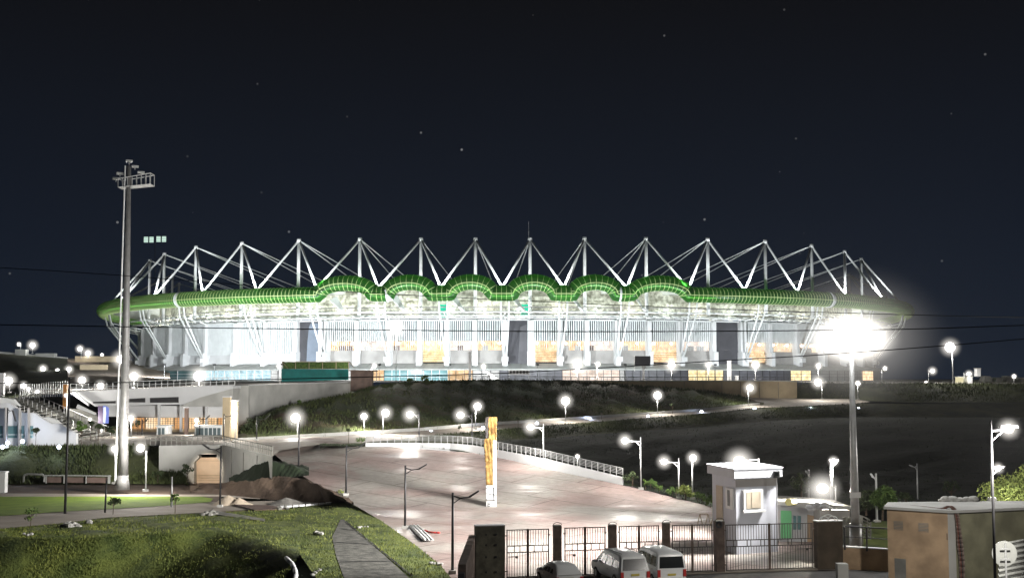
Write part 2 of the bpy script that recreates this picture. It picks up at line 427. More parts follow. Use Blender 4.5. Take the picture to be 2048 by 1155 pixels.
# dirt mounds between lawn and plaza
def mound(name, pts, top_, m_, noise=.15, kind='structure', label=None, cat=None, ns=.8):
    """pts: ring of px ground points, top_: list of (px,py,D)?? crest polyline"""
    mb = MB(); n = len(pts); vs = [G(*p) if p[1] > 880 else P(p[0], p[1], 150) for p in pts]
    vs = [(v[0], v[1], v[2] - .15) for v in vs]
    cx = sum(v[0] for v in vs) / n; cy = sum(v[1] for v in vs) / n
    rings = [vs]; H = top_
    base = sum(v[2] for v in vs) / n
    for k in range(1, 7):
        t = k / 7; hh = H * (1 - (1 - t) ** 1.6)
        rings.append([(v[0] + (cx - v[0]) * t, v[1] + (cy - v[1]) * t, v[2] + (base - v[2]) * t + hh + rnd_h(v[0] * (1 - t), v[1], ns, noise) * .5) for v in vs])
    allv = [p for r in rings for p in r] + [(cx, cy, base + H)]
    fs = [(j * n + i, j * n + (i + 1) % n, (j + 1) * n + (i + 1) % n, (j + 1) * n + i) for j in range(6) for i in range(n)]
    fs += [(6 * n + i, 6 * n + (i + 1) % n, 7 * n) for i in range(n)]
    mb.add(allv, fs)
    return tag(mb.build(name, m_, smooth=True), label, cat, kind=kind)
xs = frange(380, 700, 90)
loft('earth_slope', [[PZ(x, y, 0) for x, y in rs2([(380, 985), (460, 990), (560, 1000), (660, 1006), (690, 1003), (700, 1000)], xs)],
      pxrow([(380, 972, 142), (440, 966, 140), (500, 958, 134), (560, 953, 133), (600, 955, 131), (650, 976, 124.5), (700, 1000, 118)], xs),
      [(p[0], p[1] + 4, p[2] - .9) for p in pxrow([(380, 972, 142), (440, 966, 140), (500, 958, 134), (560, 953, 133), (600, 955, 131), (650, 976, 124.5), (700, 1000, 118)], xs)]], M['dirt'], sub=14, noise=.16, ns=1.7)
xs = frange(458, 618, 80)
loft('earth_slope', [pxrow([(440, 970, 138), (500, 964, 135), (560, 956, 133), (640, 947, 131)], xs),
      pxrow([(440, 966, 141), (480, 948, 138), (510, 932, 136), (540, 922, 134), (568, 925, 134), (600, 938, 133), (640, 952, 132)], xs),
      pxrow([(440, 960, 145), (480, 948, 143), (510, 937, 142), (540, 925, 140), (570, 926, 140), (600, 930, 140), (640, 937, 139)], xs)], M['field'], sub=14, noise=.15, ns=1.9)  # the mound's unlit look is put into its near-black colour
# --- road / path climbing past the hill
UP = [(470, 883, 170), (640, 873, 178), (840, 861, 195), (941, 852, 206), (1113, 841, 226), (1400, 821.5, 256), (1520, 809, 276)]
LO = [(470, 893, 162), (640, 889, 160), (731, 884, 172), (840, 873, 188), (941, 863, 199), (1113, 848.5, 219), (1400, 827, 249), (1515, 815, 268), (1600, 812, 276), (1700, 807, 284), (1738, 804, 288)]
xs = frange(470, 1520, 60)
loft('path', [pxrow(LO, xs), pxrow(UP, xs)], M['path'], sub=3)
xs = frange(1505, 1738, 14)
loft('path', [pxrow([(1500, 816, 266)] + LO[-4:], xs), pxrow([(1500, 809, 276), (1530, 806, 283), (1577, 800, 296), (1706, 798, 300), (1738, 803, 292)], xs)], M['path'], sub=3)
xs = frange(1440, 1740, 14)
loft('path', [pxrow([(1440, 792, 287), (1530, 807, 281), (1577, 801, 294), (1706, 799, 298), (1740, 803, 292)], xs), pxrow([(1440, 784, 305), (1480, 791.5, 306), (1577, 794, 306), (1706, 797, 303), (1740, 802, 294)], xs)], M['path'], sub=2)
# kerb wall along the hill foot
mb = MB()
for a, b in zip(pxrow(UP, frange(470, 1520, 50)), pxrow(UP, frange(470, 1520, 50))[1:]):
    mb.prism([a, b, (b[0], b[1], b[2] + .5), (a[0], a[1], a[2] + .5)], (0, .3, 0))
mb.build('kerb', M['conc'])['kind'] = 'structure'
# --- the brown hill in front of the stadium
CR = [(470, 866, 190), (500, 850, 200), (560, 817, 215), (640, 801, 228), (700, 788, 238), (745, 775, 248), (780, 768, 254), (860, 763, 263), (1000, 760.5, 276), (1110, 762, 284), (1230, 769, 286), (1400, 781, 286), (1480, 793, 284), (1530, 806, 281)]
xs = frange(474, 1528, 90)
up = [(p[0], p[1] + .35, p[2]) for p in pxrow(UP + [(1530, 808, 278)], xs)]
cr_ = pxrow(CR, xs)
cr_ = [(p[0], p[1], p[2] + .25 * sin(i * 1.9) * (i % 89 > 0)) for i, p in enumerate(cr_)]
def hill_mat():
    m_ = mat('hill_soil_and_weeds', (.055, .031, .014), .97, col2=(.130, .078, .036), scale=.10, bump=.4, bscale=.7)
    n = m_.node_tree.nodes; l = m_.node_tree.links; b = n['Principled BSDF']
    cur = b.inputs['Base Color'].links[0].from_socket
    geo = n['Geometry'] if 'Geometry' in n else [q for q in n if q.type == 'NEW_GEOMETRY'][0]
    t = n.new('ShaderNodeTexNoise'); t.inputs['Scale'].default_value = .045; t.inputs['Detail'].default_value = 9; t.inputs['Roughness'].default_value = .65
    l.new(geo.outputs['Position'], t.inputs['Vector'])
    r = n.new('ShaderNodeValToRGB'); r.color_ramp.elements[0].position = .40; r.color_ramp.elements[1].position = .57
    l.new(t.outputs[0], r.inputs[0])
    mx = n.new('ShaderNodeMixRGB'); l.new(r.outputs[0], mx.inputs[0]); l.new(cur, mx.inputs[1]); mx.inputs[2].default_value = (.048, .070, .016, 1)
    l.new(mx.outputs[0], b.inputs['Base Color'])
    return m_
MHILL = hill_mat()
loft('hill', [up, [lerp(a, b, .5) for a, b in zip(up, cr_)], cr_], MHILL, sub=8, noise=.22, ns=.35)
xs3 = frange(742, 1090, 24)
loft('grass_strip', [[(p[0], p[1], p[2] + .12) for p in pxrow([(742, 778, 247), (780, 781, 250), (860, 777, 257), (960, 771, 268), (1090, 763.5, 281)], xs3)], [(p[0], p[1] + .2, p[2] + .18) for p in pxrow(CR, xs3)]], M['grass'], sub=4, noise=.12, ns=.6)
xs2 = frange(640, 1490, 40)
back = [(p[0], p[1] + 14, p[2] - .3) for p in pxrow(CR, xs2)]
loft('hill', [pxrow(CR, xs2), back], M['grass2'], sub=2)
# --- stadium terrace
FR = [(60, 790, 208), (140, 786, 212), (360, 773.5, 212), (495, 769, 216), (705, 762.5, 256), (760, 763.5, 262), (860, 762.0, 268), (1000, 760.6, 280), (1230, 762.2, 297), (1480, 761.6, 301), (1590, 763, 304), (1650, 765, 308), (1850, 766, 318), (2250, 768, 330)]
xs = frange(60, 2250, 70)
fr = pxrow(FR, xs)
loft('stadium_terrace', [fr, [(p[0] * 340 / p[1], 340, 12.2) for p in fr]], M['gravel'], sub=2)
plain('stadium_terrace', -330, 440, 340, 800, 12.2, M['gravel'])
# --- dark field right
XS = [640, 731, 838, 900, 1000, 1087, 1245, 1330, 1430, 1560, 1700, 1900, 2250]
near = [G(640, 889), G(731, 892), G(838, 893), G(900, 898), G(1000, 915), G(1087, 936), G(1245, 969), G(1330, 987), G(1430, 1014), P(1560, 1010, 118), P(1700, 1012, 116), P(1900, 1016, 114), P(2250, 1030, 110)]
far = pxrow(LO[:-1] + [(1738, 806, 288), (2250, 806, 300)], XS)
r2 = [P(x, y + g, D - 13) for (x, y, D), g in zip(resample(LO[:-1] + [(1738, 806, 288), (2250, 806, 300)], XS), [2, 6, 14, 20, 23, 25, 25, 25, 26, 26, 26, 28, 30])]
dn = [0.0, 0.0, .3, .8, 1.2, 1.8, 2.5, 2.8, 2.5, 2, 2, 2, 2]
mid = [lerp(a, b, .35) for a, b in zip(near, r2)]
mid = [(p[0], p[1], p[2] - q) for p, q in zip(mid, dn)]
def dens(row, k=4):
    o_ = []
    for a, b in zip(row, row[1:]):
        for i in range(k): o_.append(lerp(a, b, i / k))
    return o_ + [row[-1]]
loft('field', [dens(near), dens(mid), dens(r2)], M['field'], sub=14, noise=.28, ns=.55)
loft('grass_strip', [dens(r2), dens(far)], M['grass2'], sub=4, noise=.15, ns=.5)
# --- right hill above the path
xs = frange(1560, 2250, 30)
loft('hill', [pxrow([(1560, 795, 303), (1706, 797, 303), (1742, 801, 294), (1800, 804, 296), (2250, 806, 300)], xs),
      pxrow([(1560, 793, 304), (1600, 766, 306), (1850, 766, 318), (2250, 768, 330)], xs)], M['grass2'], sub=5, noise=.25, ns=.3)
# --- hillside at far left
xs = frange(-80, 135, 14)
loft('hill', [pxrow([(-80, 815, 215), (60, 792, 222), (135, 786, 226)], xs), pxrow([(-80, 770, 300), (60, 760, 300), (135, 757, 300)], xs),
      pxrow([(-80, 702, 430), (0, 706, 430), (60, 710, 430), (135, 716, 430)], xs)], M['grass2'], sub=5, noise=.5, ns=.12)
xs = frange(135, 340, 14)
loft('hill', [pxrow([(135, 786, 226), (340, 775, 240)], xs), pxrow([(135, 765, 300), (340, 760, 330)], xs),
      pxrow([(135, 742, 380), (340, 745, 410)], xs), pxrow([(135, 736, 400), (340, 740, 420)], xs), pxrow([(135, 716, 430), (340, 724, 520)], xs)], M['dirt2'], sub=3, noise=.35, ns=.12)
# low parapet along the hilltop road, left
def wall_px(name, a, b, h, t, m_, label, cat='wall', parent=None):
    """a,b = (x,y_top,D)"""
    A, B = P(*a), P(*b)
    mb = MB(); mb.prism([(A[0], A[1], A[2] - h), (B[0], B[1], B[2] - h), B, A], (0, t, 0))
    o = mb.build(name, m_, parent)
    return tag(o, label, cat) if label else o
wall_px('parapet_wall', (-20, 701, 428), (135, 714, 428), 1.0, .4, M['conc'], 'long low pale parapet along the crest of the left hill')
wall_px('retaining_wall', (150, 712, 425), (235, 712, 425), 2.0, .5, M['beige'], 'pinkish retaining wall high on the slope left of the stadium')
wall_px('retaining_wall', (160, 729, 392), (215, 729, 392), 1.6, .5, M['beige'], 'short pale retaining wall halfway up the earth slope left of the stadium')
wall_px('hut', (30, 698, 427), (51, 698, 427), 2.2, 3, M['conc'], 'small pale cabin on the crest of the left hill', 'cabin')
wall_px('hut', (71, 706, 427), (108, 706, 427), 1.6, 3, M['conc'], 'long low flat-roofed cabin on the crest of the left hill', 'cabin')
# --- curved beige wall under the stadium, right
xs = frange(1105, 1594, 14)
tp = pxrow([(1105, 761, 284), (1230, 762.2, 296), (1480, 761.6, 300), (1594, 763, 303)], xs)
bt = pxrow([(1105, 766, 284), (1230, 774, 296), (1400, 787, 300), (1480, 796, 300), (1594, 797, 303)], xs)
rw = thing('retaining_wall', (tp[0][0], tp[0][1], bt[0][2]), 'long beige retaining wall curving below the right half of the stadium', 'wall')
mb = MB(); mc = MB(); mj = MB()
for i in range(len(xs) - 1):
    mb.prism([bt[i], bt[i + 1], tp[i + 1], tp[i]], (0, .5, 0))
    a, b = tp[i], tp[i + 1]
    mc.prism([(a[0], a[1] - .1, a[2]), (b[0], b[1] - .1, b[2]), (b[0], b[1] - .1, b[2] + .25), (a[0], a[1] - .1, a[2] + .25)], (0, .7, 0))
    if i: mj.box((tp[i][0], tp[i][1] - .02, (tp[i][2] + bt[i][2]) / 2), (.12, .1, tp[i][2] - bt[i][2] - .3))
mb.build('wall_face', M['beige'], rw); mc.build('coping', M['conc'], rw); mj.build('joint', M['conc_d'], rw)
# ================================================================ stadium
CX, CY = -2.5, 530.0
def R_of(th, a, b, n=2.3):
    return (abs(cos(th) / a) ** n + abs(sin(th) / b) ** n) ** (-1 / n)
def F(th, z, off=0.0, a=150, b=155, n=2.3):          # facade curve
    r = R_of(th, a, b, n) + off
    return (CX + r * cos(th), CY + r * sin(th), z)
def Tc(th, z, off=0.0): return F(th, z, off, 165.5, 165, 2.25)
def th_px(x, fn=F, z=25):
    lo, hi = radians(-178), radians(-2)
    # restrict to the monotonic near part
    best = None
    c = [radians(-172) + radians(164) * i / 400 for i in range(401)]
    for a, b in zip(c, c[1:]):
        pa, pb = px_of(fn(a, z)), px_of(fn(b, z))
        if pa <= x <= pb:
            t = (x - pa) / (pb - pa); return a + (b - a) * t
    return c[0] if x < 500 else c[-1]
ST = thing('stadium', (CX, CY, 12.2), 'large oval stadium with green tube rim and white masts, floodlit at night', 'stadium')
def W_(px, y, th): return P(px, y, F(th, 0)[1])[2]
ZD, ZF, ZW0, ZW1, ZL1 = 12.25, 17.6, 21.7, 24.6, 30.9
# pier positions along the facade (pixels of the photo), towers between the marked pairs
PX = [313, 344, 376, 415, 475, 535, 596, 645, 656, 716, 781, 841, 896, 951, 1010, 1059, 1064, 1118, 1172, 1232, 1296, 1358, 1424, 1479, 1484, 1536, 1590, 1640, 1682, 1714]
TH = [th_px(x) for x in PX]
TOWER = {(596, 645), (1010, 1059), (1424, 1479)}
# continue round both ends
d0 = TH[1] - TH[0]
left = [TH[0] - radians(7.5) * k for k in range(10, 0, -1)]
right_ = [TH[-1] + radians(7.5) * k for k in range(1, 11)]
ALL = left + TH + right_
ALLPX = [None] * 10 + PX + [None] * 10
KIND = {}
for p in [(841, 896), (1064, 1118), (1296, 1358), (1484, 1536)]: KIND[p] = 'S'
dark_back = MB(); fin_n = 0
for i, (ta, tb) in enumerate(zip(ALL, ALL[1:])):
    pa, pb = ALLPX[i], ALLPX[i + 1]
    A = F(ta, 0); B = F(tb, 0)
    mid_t = (ta + tb) / 2
    nx, ny = cos(mid_t), sin(mid_t)                   # outward
    def at(t, z, off=0.0): return (A[0] + (B[0] - A[0]) * t + nx * off, A[1] + (B[1] - A[1]) * t + ny * off, z)
    L = sqrt((A[0] - B[0]) ** 2 + (A[1] - B[1]) ** 2)
    rz = atan2(B[1] - A[1], B[0] - A[0])
    vis = pa is not None and pb is not None
    if (pa, pb) in TOWER:
        mb = MB()
        mb.prism([at(.02, ZD - .2), at(.98, ZD - .2), at(.98, ZL1 + .6), at(.02, ZL1 + .6)], (-nx * .6, -ny * .6, 0))
        o = mb.build('stair_tower', M['tower'], ST)
        mb = MB()                                     # projecting side cheek and frame
        mb.prism([at(.0, ZD - .2, 1.2), at(.03, ZD - .2, 1.2), at(.03, ZL1 + .8, 1.2), at(.0, ZL1 + .8, 1.2)], (-nx * 1.6, -ny * 1.6, 0))
        mb.prism([at(.97, ZD - .2, 1.2), at(1., ZD - .2, 1.2), at(1., ZL1 + .8, 1.2), at(.97, ZL1 + .8, 1.2)], (-nx * 1.6, -ny * 1.6, 0))
        mb.prism([at(.0, ZL1 + .8, 1.2), at(1., ZL1 + .8, 1.2), at(1., ZL1 + 1.2, 1.2), at(.0, ZL1 + 1.2, 1.2)], (-nx * 1.6, -ny * 1.6, 0))
        mb.build('frame', M['conc_w'], o)
        mb = MB()
        if pa == 596: mb.prism([at(.34, ZD), at(.97, ZD), at(.97, ZL1 - .4), at(.52, ZL1 - .4), at(.45, ZL1 - 1.6), at(.40, ZL1 - 6)], (nx * .12, ny * .12, 0))
        elif pa == 1010: mb.prism([at(.50, ZD + 2), at(.95, ZD + 1), at(.95, ZL1 - 1.0), at(.62, ZL1 - 2.0)], (nx * .12, ny * .12, 0))
        if mb.v: mb.build('panel', M['wallb'] if pa == 596 else mat('slate_panel', (.085, .085, .095), .7, .12, .3), o)
        continue
    kind = 'L' if (pb is not None and pb <= 596) or i < 10 else KIND.get((pa, pb), 'W')
    if L < 2.2: kind = 'P'
    # base panel under the windows
    if kind != 'P':
        if kind != 'S':
            zt = 20.6 if kind == 'L' else ZW0
            mb = MB(); mb.prism([at(0, ZF), at(1, ZF), at(1, zt, -.7), at(0, zt, -.7)], (-nx * .4, -ny * .4, 0))
            mb.build('base_panel', M['wallg'] if kind != 'L' else M['conc_w'], ST)
        # louvres
        mb = MB(); step = .66 if vis else 1.4
        n_ = max(2, int(L / step)); z0 = 20.6 if kind == 'L' else ZW1
        for k in range(n_):
            t = (k + .5) / n_
            c = at(t, (z0 + ZL1) / 2, .15)
            mb.box(c, (.30, .5, ZL1 - z0), rz)
            if kind in 'WS':                          # thin bars running down over the lit openings
                zb = ZW0 if kind == 'W' else ZW0
                c = at(t, (zb + ZW1) / 2, .15); mb.box(c, (.09, .16, ZW1 - zb - .01), rz)
        c = at(.5, ZL1 + .15, .2); mb.box(c, (L, .7, .3), rz)
        mb.build('louvre_screen', M['louv'], ST)
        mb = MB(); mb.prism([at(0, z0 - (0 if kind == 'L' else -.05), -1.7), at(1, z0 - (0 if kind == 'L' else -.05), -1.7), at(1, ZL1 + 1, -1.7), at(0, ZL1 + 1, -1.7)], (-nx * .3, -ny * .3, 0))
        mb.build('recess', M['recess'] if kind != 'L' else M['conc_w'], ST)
        if kind in 'WS':
            em = E_WARM if (i % 3 != 1) else E_PINK
            if kind == 'S': em = E_YEL if i % 2 else E_WARM
            zb = ZW0 if kind == 'W' else ZF + .4
            mb = MB(); mb.prism([at(.02, zb, -1.5), at(.98, zb, -1.5), at(.98, ZW1 + .02, -1.5), at(.02, ZW1 + .02, -1.5)], (-nx * .2, -ny * .2, 0))
            wn_ = mb.build('window', em, ST)
            if kind == 'S':
                mb = MB()
                for q in range(5): mb.box(at(.5, ZF + .5 + q * .72, .1), (L * .95, .12, .14), rz)
                mb.build('slat', M['timber'], wn_)
            else:
                mb = MB()
                for q in range(random.randint(1, 2)):
                    t = random.uniform(.15, .45) + q * .4
                    mb.box(at(t, ZW0 + .75, -1.1), (L * .2, .3, 1.5), rz)
                mb.build('screen', M['wallg'] if i % 2 else M['brown'], wn_)
            for q in range(2 if L > 7 else 1):
                t = (.25 + .5 * q if L > 7 else .5) + random.uniform(-.07, .07)
                g_ = MB(); g_.ball(at(t, 23.9, -.6), .48, 10, 6, .8); g_.build('ceiling_lamp', L_WARM, wn_)
    # pier at ta
for i, t in enumerate(ALL):
    c = F(t, (ZF + ZL1) / 2 - .2, .4)
    mb = MB()
    mb.box(c, (2.2, 1.3, ZL1 - ZF + .6), t)
    mb.box(F(t, 19.0, 1.1), (2.6, 1.6, 4.6), t)
    mb.build('pier', M['conc_w'], ST)
# skirt roof and glazed ground floor
NS = 120
ths = [ALL[0] + (ALL[-1] - ALL[0]) * i / NS for i in range(NS + 1)]
mb = MB(); vs = []
for t in ths:
    vs += [F(t, ZF, -.3), F(t, 15.75, 6.2), F(t, 15.45, 6.2), F(t, 15.45, 4.6)]
mb.add(vs, [(4 * i + k, 4 * i + k + 1, 4 * i + k + 5, 4 * i + k + 4) for i in range(NS) for k in range(3)])
sk = mb.build('skirt_roof', M['skirt'], ST)
mb = MB()
for i in range(0, NS * 2 + 1):
    t = ALL[0] + (ALL[-1] - ALL[0]) * i / (NS * 2)
    a, b = F(t, ZF + .06, -.2), F(t, 15.81, 6.2)
    mb.tube(a, b, .06, n=4)
mb.build('seam', M['wallg'], sk)
GL = [(280, 420, 'c'), (420, 560, 'C'), (560, 735, 'd'), (735, 778, 'w'), (778, 900, 'c'), (900, 948, 'w'), (948, 1000, 'd'), (1000, 1062, 'k'), (1062, 1120, 'k'), (1120, 1230, 'p'), (1230, 1240, 'd'), (1240, 1362, 'k'), (1362, 1430, 'y'), (1430, 1560, 'k'), (1560, 1600, 'y'), (1600, 1700, 'd'), (1700, 1722, 'w'), (1722, 1740, 'c')]
GM = dict(c=M['glass_c'], C=E_CYAN, d=M['wallg'], w=E_WARM, k=mat('dark_panel', (.06, .06, .07), .5, .3, .2), p=E_PINK, y=E_YEL)
for a_, b_, k in GL:
    ta, tb = th_px(a_), th_px(b_); m_ = max(1, int((b_ - a_) / 14))
    mb = MB(); mf = MB(); tt = [ta + (tb - ta) * q / m_ for q in range(m_ + 1)]
    for p, q in zip(tt, tt[1:]):
        a, b = F(p, ZD, 4.2), F(q, ZD, 4.2)
        mb.add([a, b, (b[0], b[1], 15.5), (a[0], a[1], 15.5)], [(0, 1, 2, 3)])
    for p in tt:
        mf.box(F(p, (ZD + 15.5) / 2, 4.35), (.16, .16, 15.5 - ZD), p)
    for z in (ZD + 1.0, ZD + 2.1):
        mf.poly([F(p, z, 4.35) for p in tt], .055, 4)
    g_ = mb.build('glazing', GM[k], ST)
    mf.build('mullion', M['conc_w'] if k in 'cC' else M['dark'], g_)
# plinth closing both ends
mb = MB(); vs = []
for t in ths: vs += [F(t, ZD - .3, 3.6), F(t, 16.2, 3.6)]
mb.add(vs, [(2 * i, 2 * i + 1, 2 * i + 3, 2 * i + 2) for i in range(NS)])
mb.build('ground_floor_wall', M['wallg'], ST)
# upper deck, inner wall, trusses, roof and tube
masts_px = [(300, 520, 450), (329, 507, 426), (392, 493, 403), (484, 485, 391), (598, 479, 382), (720, 477, 380), (842, 477, 380), (951, 477, 380), (1060, 477, 380), (1169, 476, 380), (1292, 476, 380), (1415, 477, 381), (1530, 481, 386), (1623, 490, 399), (1689, 502, 418), (1722, 517, 444)]
MT = []
for x, y, D in masts_px:
    p = P(x, y, D); MT.append((atan2(p[1] - CY, p[0] - CX), p))
ext = [(358, 566, 559), (345, 548, 505)]
extr = [(1698, 548, 508), (1674, 562, 547)]
arch_th = [MT[i][0] for i in range(5, 11)]
R165 = 165.0
ARCHW = [8.6, 6.6, 6.3, 6.3, 6.6, 8.8]
def arch(th):
    for a, w in zip(arch_th, ARCHW):
        s = (th - a) * R_of(th, 165.5, 165, 2.25) / w
        if abs(s) < 1: return sqrt(1 - s * s)
    return 0.0
ZT, TR, AH = 38.8, 2.4, 3.4
path_ = []
t = radians(-196)
while t < radians(16):
    path_.append(t)
    t += (.5 if arch_th[0] - .09 < t < arch_th[-1] + .09 else 1.3) / R_of(t, 165.5, 165, 2.25)
base_path = path_
path_ = [t for t in base_path if arch(t) == 0]
for a, w in zip(arch_th, ARCHW):
    hw = w / R_of(a, 165.5, 165, 2.25)
    path_ += [a - hw * cos(pi * q / 36) * .99999 for q in range(0, 37)]
path_.sort()
pts = [Tc(t, ZT + AH * arch(t)) for t in path_]
from mathutils import Vector
def frames(pts):
    fr_ = []
    for i, p in enumerate(pts):
        a = Vector(pts[max(0, i - 1)]); b = Vector(pts[min(len(pts) - 1, i + 1)])
        tg = (b - a).normalized()
        rad = Vector((p[0] - CX, p[1] - CY, 0)).normalized()
        rad = (rad - tg * rad.dot(tg)).normalized()
        fr_.append((Vector(p), tg, rad, rad.cross(tg) * (-1 if rad.cross(Vector((-rad.y, rad.x, 0))).z < 0 else 1)))
    return fr_
FRM = frames(pts)
NR = 16
def ring(fr_, r, k0=0, k1=NR):
    p, tg, ra, up_ = fr_
    u = up_
    return [tuple(p + (ra * cos(2 * pi * k / NR) + u * sin(2 * pi * k / NR)) * r) for k in range(k0, k1)]
mt = bpy.data.materials.new('green_polycarbonate'); mt.use_nodes = True
n = mt.node_tree.nodes; l = mt.node_tree.links; n.clear()
mo = n.new('ShaderNodeOutputMaterial')
tr = n.new('ShaderNodeBsdfTranslucent'); tr.inputs[0].default_value = (.13, .36, .08, 1)
df = n.new('ShaderNodeBsdfPrincipled'); df.inputs['Base Color'].default_value = (.030, .085, .030, 1); df.inputs['Roughness'].default_value = .3
tp_ = n.new('ShaderNodeBsdfTransparent'); tp_.inputs[0].default_value = (.25, .85, .22, 1)
m1 = n.new('ShaderNodeMixShader'); m1.inputs[0].default_value = .5
m2 = n.new('ShaderNodeMixShader'); m2.inputs[0].default_value = .28
l.new(tr.outputs[0], m1.inputs[1]); l.new(df.outputs[0], m1.inputs[2])
l.new(m1.outputs[0], m2.inputs[1]); l.new(tp_.outputs[0], m2.inputs[2]); l.new(m2.outputs[0], mo.inputs[0])
mb = MB(); vs = []
for fr_ in FRM: vs += ring(fr_, TR)
mb.add(vs, [(i * NR + k, i * NR + (k + 1) % NR, (i + 1) * NR + (k + 1) % NR, (i + 1) * NR + k) for i in range(len(FRM) - 1) for k in range(NR)])
tube_o = mb.build('rim_tube', mt, ST, smooth=True)
# ribs and long pipe in pale green
mrib = mat('rib_paint', (.58, .72, .32), .5, .05, .3)
mb = MB()
acc = 0; last = None
for i, fr_ in enumerate(FRM):
    if last is not None: acc += (Vector(pts[i]) - Vector(pts[i - 1])).length
    last = 1
    if acc >= 1.25 or i == 0:
        acc = 0
        rr = ring(fr_, TR + .03); rr.append(rr[0])
        for a, b in zip(rr, rr[1:]): mb.tube(a, b, .065, n=4, caps=False)
mb.build('rib_lattice', mrib, tube_o)
for ang, nm in ((-.10, 'long_pipe'),):
    line = []
    for fr_ in FRM:
        p, tg, ra, up_ = fr_; u = up_
        line.append(tuple(p + (ra * cos(ang) + u * sin(ang)) * (TR + .05)))
    MB().poly(line, .10, 5).build(nm, mrib, tube_o)
strip = glow('tube_light_strip', (.78, 1, .40), 4.0, sampled=True)
line = [tuple(fr_[0] + Vector((0, 0, -.9))) for fr_ in FRM]
MB().poly(line[:next(i for i, q in enumerate(path_) if q > arch_th[-1] + .12):4], .10, 4).build('light_strip', strip, tube_o)
# white bands round the tube
for x in (360, 776, 1237, 1655):
    t = th_px(x, Tc, 38); i = min(range(len(path_)), key=lambda q: abs(path_[q] - t))
    rr = ring(FRM[i], TR + .12); r2_ = ring(FRM[i + 1], TR + .12)
    mb = MB(); mb.add(rr + r2_, [(k, (k + 1) % NR, NR + (k + 1) % NR, NR + k) for k in range(NR)])
    rr.append(rr[0])
    for a, b in zip(rr, rr[1:]): mb.tube(a, b, .16, n=5)
    mb.build('tube_collar', M['white'], tube_o)
# inner roof vault
mb = MB(); vs = []
IN = [(-1.0, -.2), (-4, .1), (-8, .4), (-13, .9), (-30, 1.6)]
for t in path_:
    h = arch(t)
    for o_f, dz in IN:
        vs.append(Tc(t, ZT + dz + AH * h * (1 if o_f > -14 else .2), o_f))
K = len(IN)
mb.add(vs, [(i * K + k, i * K + k + 1, (i + 1) * K + k + 1, (i + 1) * K + k) for i in range(len(path_) - 1) for k in range(K - 1)])
roof = mb.build('roof', M['roofm'], ST, smooth=True)
# back wall of the upper tier
mb = MB(); vs = []
for t in path_: vs += [F(t, 31.0, -6.5), F(t, ZT + 1.0 + AH * arch(t), -6.5)]
mb.add(vs, [(2 * i, 2 * i + 1, 2 * i + 3, 2 * i + 2) for i in range(len(path_) - 1)])
mb.build('upper_wall', mat('upper_cladding', (.20, .20, .15), .8, col2=(.62, .62, .52), scale=.9), ST)
mb = MB(); vs = []
for t in path_: vs += [F(t, 31.35, .5), F(t, 31.35, -7.0), F(t, 30.95, .5)]
mb.add(vs, [f for i in range(len(path_) - 1) for f in ((3 * i, 3 * i + 1, 3 * i + 4, 3 * i + 3), (3 * i, 3 * i + 2, 3 * i + 5, 3 * i + 3))])
mb.build('upper_deck', M['conc_w'], ST)
# curved truss in the gap, posts, dark seats seen between
mb = MB()
tt = [radians(-190) + radians(200) * i / 360 for i in range(361)]
zl, zh = 33.2, 35.3
mb.poly([F(t, zl, -2.5) for t in tt], .17, 5); mb.poly([F(t, zh, -2.5) for t in tt], .17, 5)
for i in range(0, 360): mb.tube(F(tt[i], zl if i % 2 else zh, -2.5), F(tt[i + 1], zh if i % 2 else zl, -2.5), .09, n=4, caps=False)
mb.build('curved_truss', M['wallg'], ST)
mb = MB()
for i in range(0, 360, 3):
    if random.random() < .8: mb.box(F(tt[i], 31.9, -5.8), (1.0, 2.4 * random.uniform(.6, 1.3), 1.1), tt[i])
mb.build('seat_row', M['wallb'], ST)
mb = MB()
for i in range(0, 360, 2): mb.tube(F(tt[i], 31.3, -.2), F(tt[i], 32.4, -.2), .05, n=4)
mb.poly([F(t, 32.4, -.2) for t in tt], .06, 4)
mb.build('railing', M['white'], ST)
# ring pipes
for off, z, r in ((8.5, 33.2, .30), (5.0, 32.2, .24), (7.0, 31.5, .20)):
    MB().poly([F(t, z, off) for t in tt[::2]], r, 6).build('ring_pipe', M['white'], ST, smooth=True)
# dark wedge-shaped floodlight gantries inside the arches (lit sails)
for a in arch_th:
    for s_, w_ in ((-1, 1), ):
        A1 = Tc(a - .040, 37.2, -3); B1 = Tc(a - .012, 33.2, -5); C1 = Tc(a + .018 if False else a - .018, 33.2, -5); D1 = Tc(a - .034, 38.8, -6)
        mb = MB(); mb.prism([A1, C1, B1, D1], (0, .3, 0))
        mb.build('sail_panel', M['white'], ST)
# struts: from pier foot out to ring node and up to the tube
strut_t = [ALL[i] for i in range(len(ALL)) if ALLPX[i] in (344, 415, 535, 656, 781, 896, 1010, 1118, 1232, 1358, 1484, 1590, 1682)] + left[1:] + right_[:9]
for t in strut_t:
    for dd in (-.0075, .0075):
        a = F(t + dd * .4, 19.6, 2.1); b = F(t + dd, 33.2, 8.5 + 3 * abs(cos(t)) ** 2)
        tb_ = Tc(t + dd, ZT - 1.6, -.6)
        b = lerp(Tc(t + dd, 33.2, -1.0), b, .25)
        mb = MB().tube(a, b, .30, n=8).tube(b, tb_, .27, n=8).ball(b, .42, 8, 6)
        mb.build('strut', M['white'], ST, smooth=True)
    MB().box(F(t, 18.9, 2.4), (2.4, 2.0, 1.5), t).build('strut_foot', M['conc_w'], ST)
    # tie back to the facade
    MB().tube(F(t, 31.0, .3), lerp(Tc(t, 33.2, -1.0), F(t, 33.2, 8.5), .25), .18, n=6).build('tie', M['white'], ST)
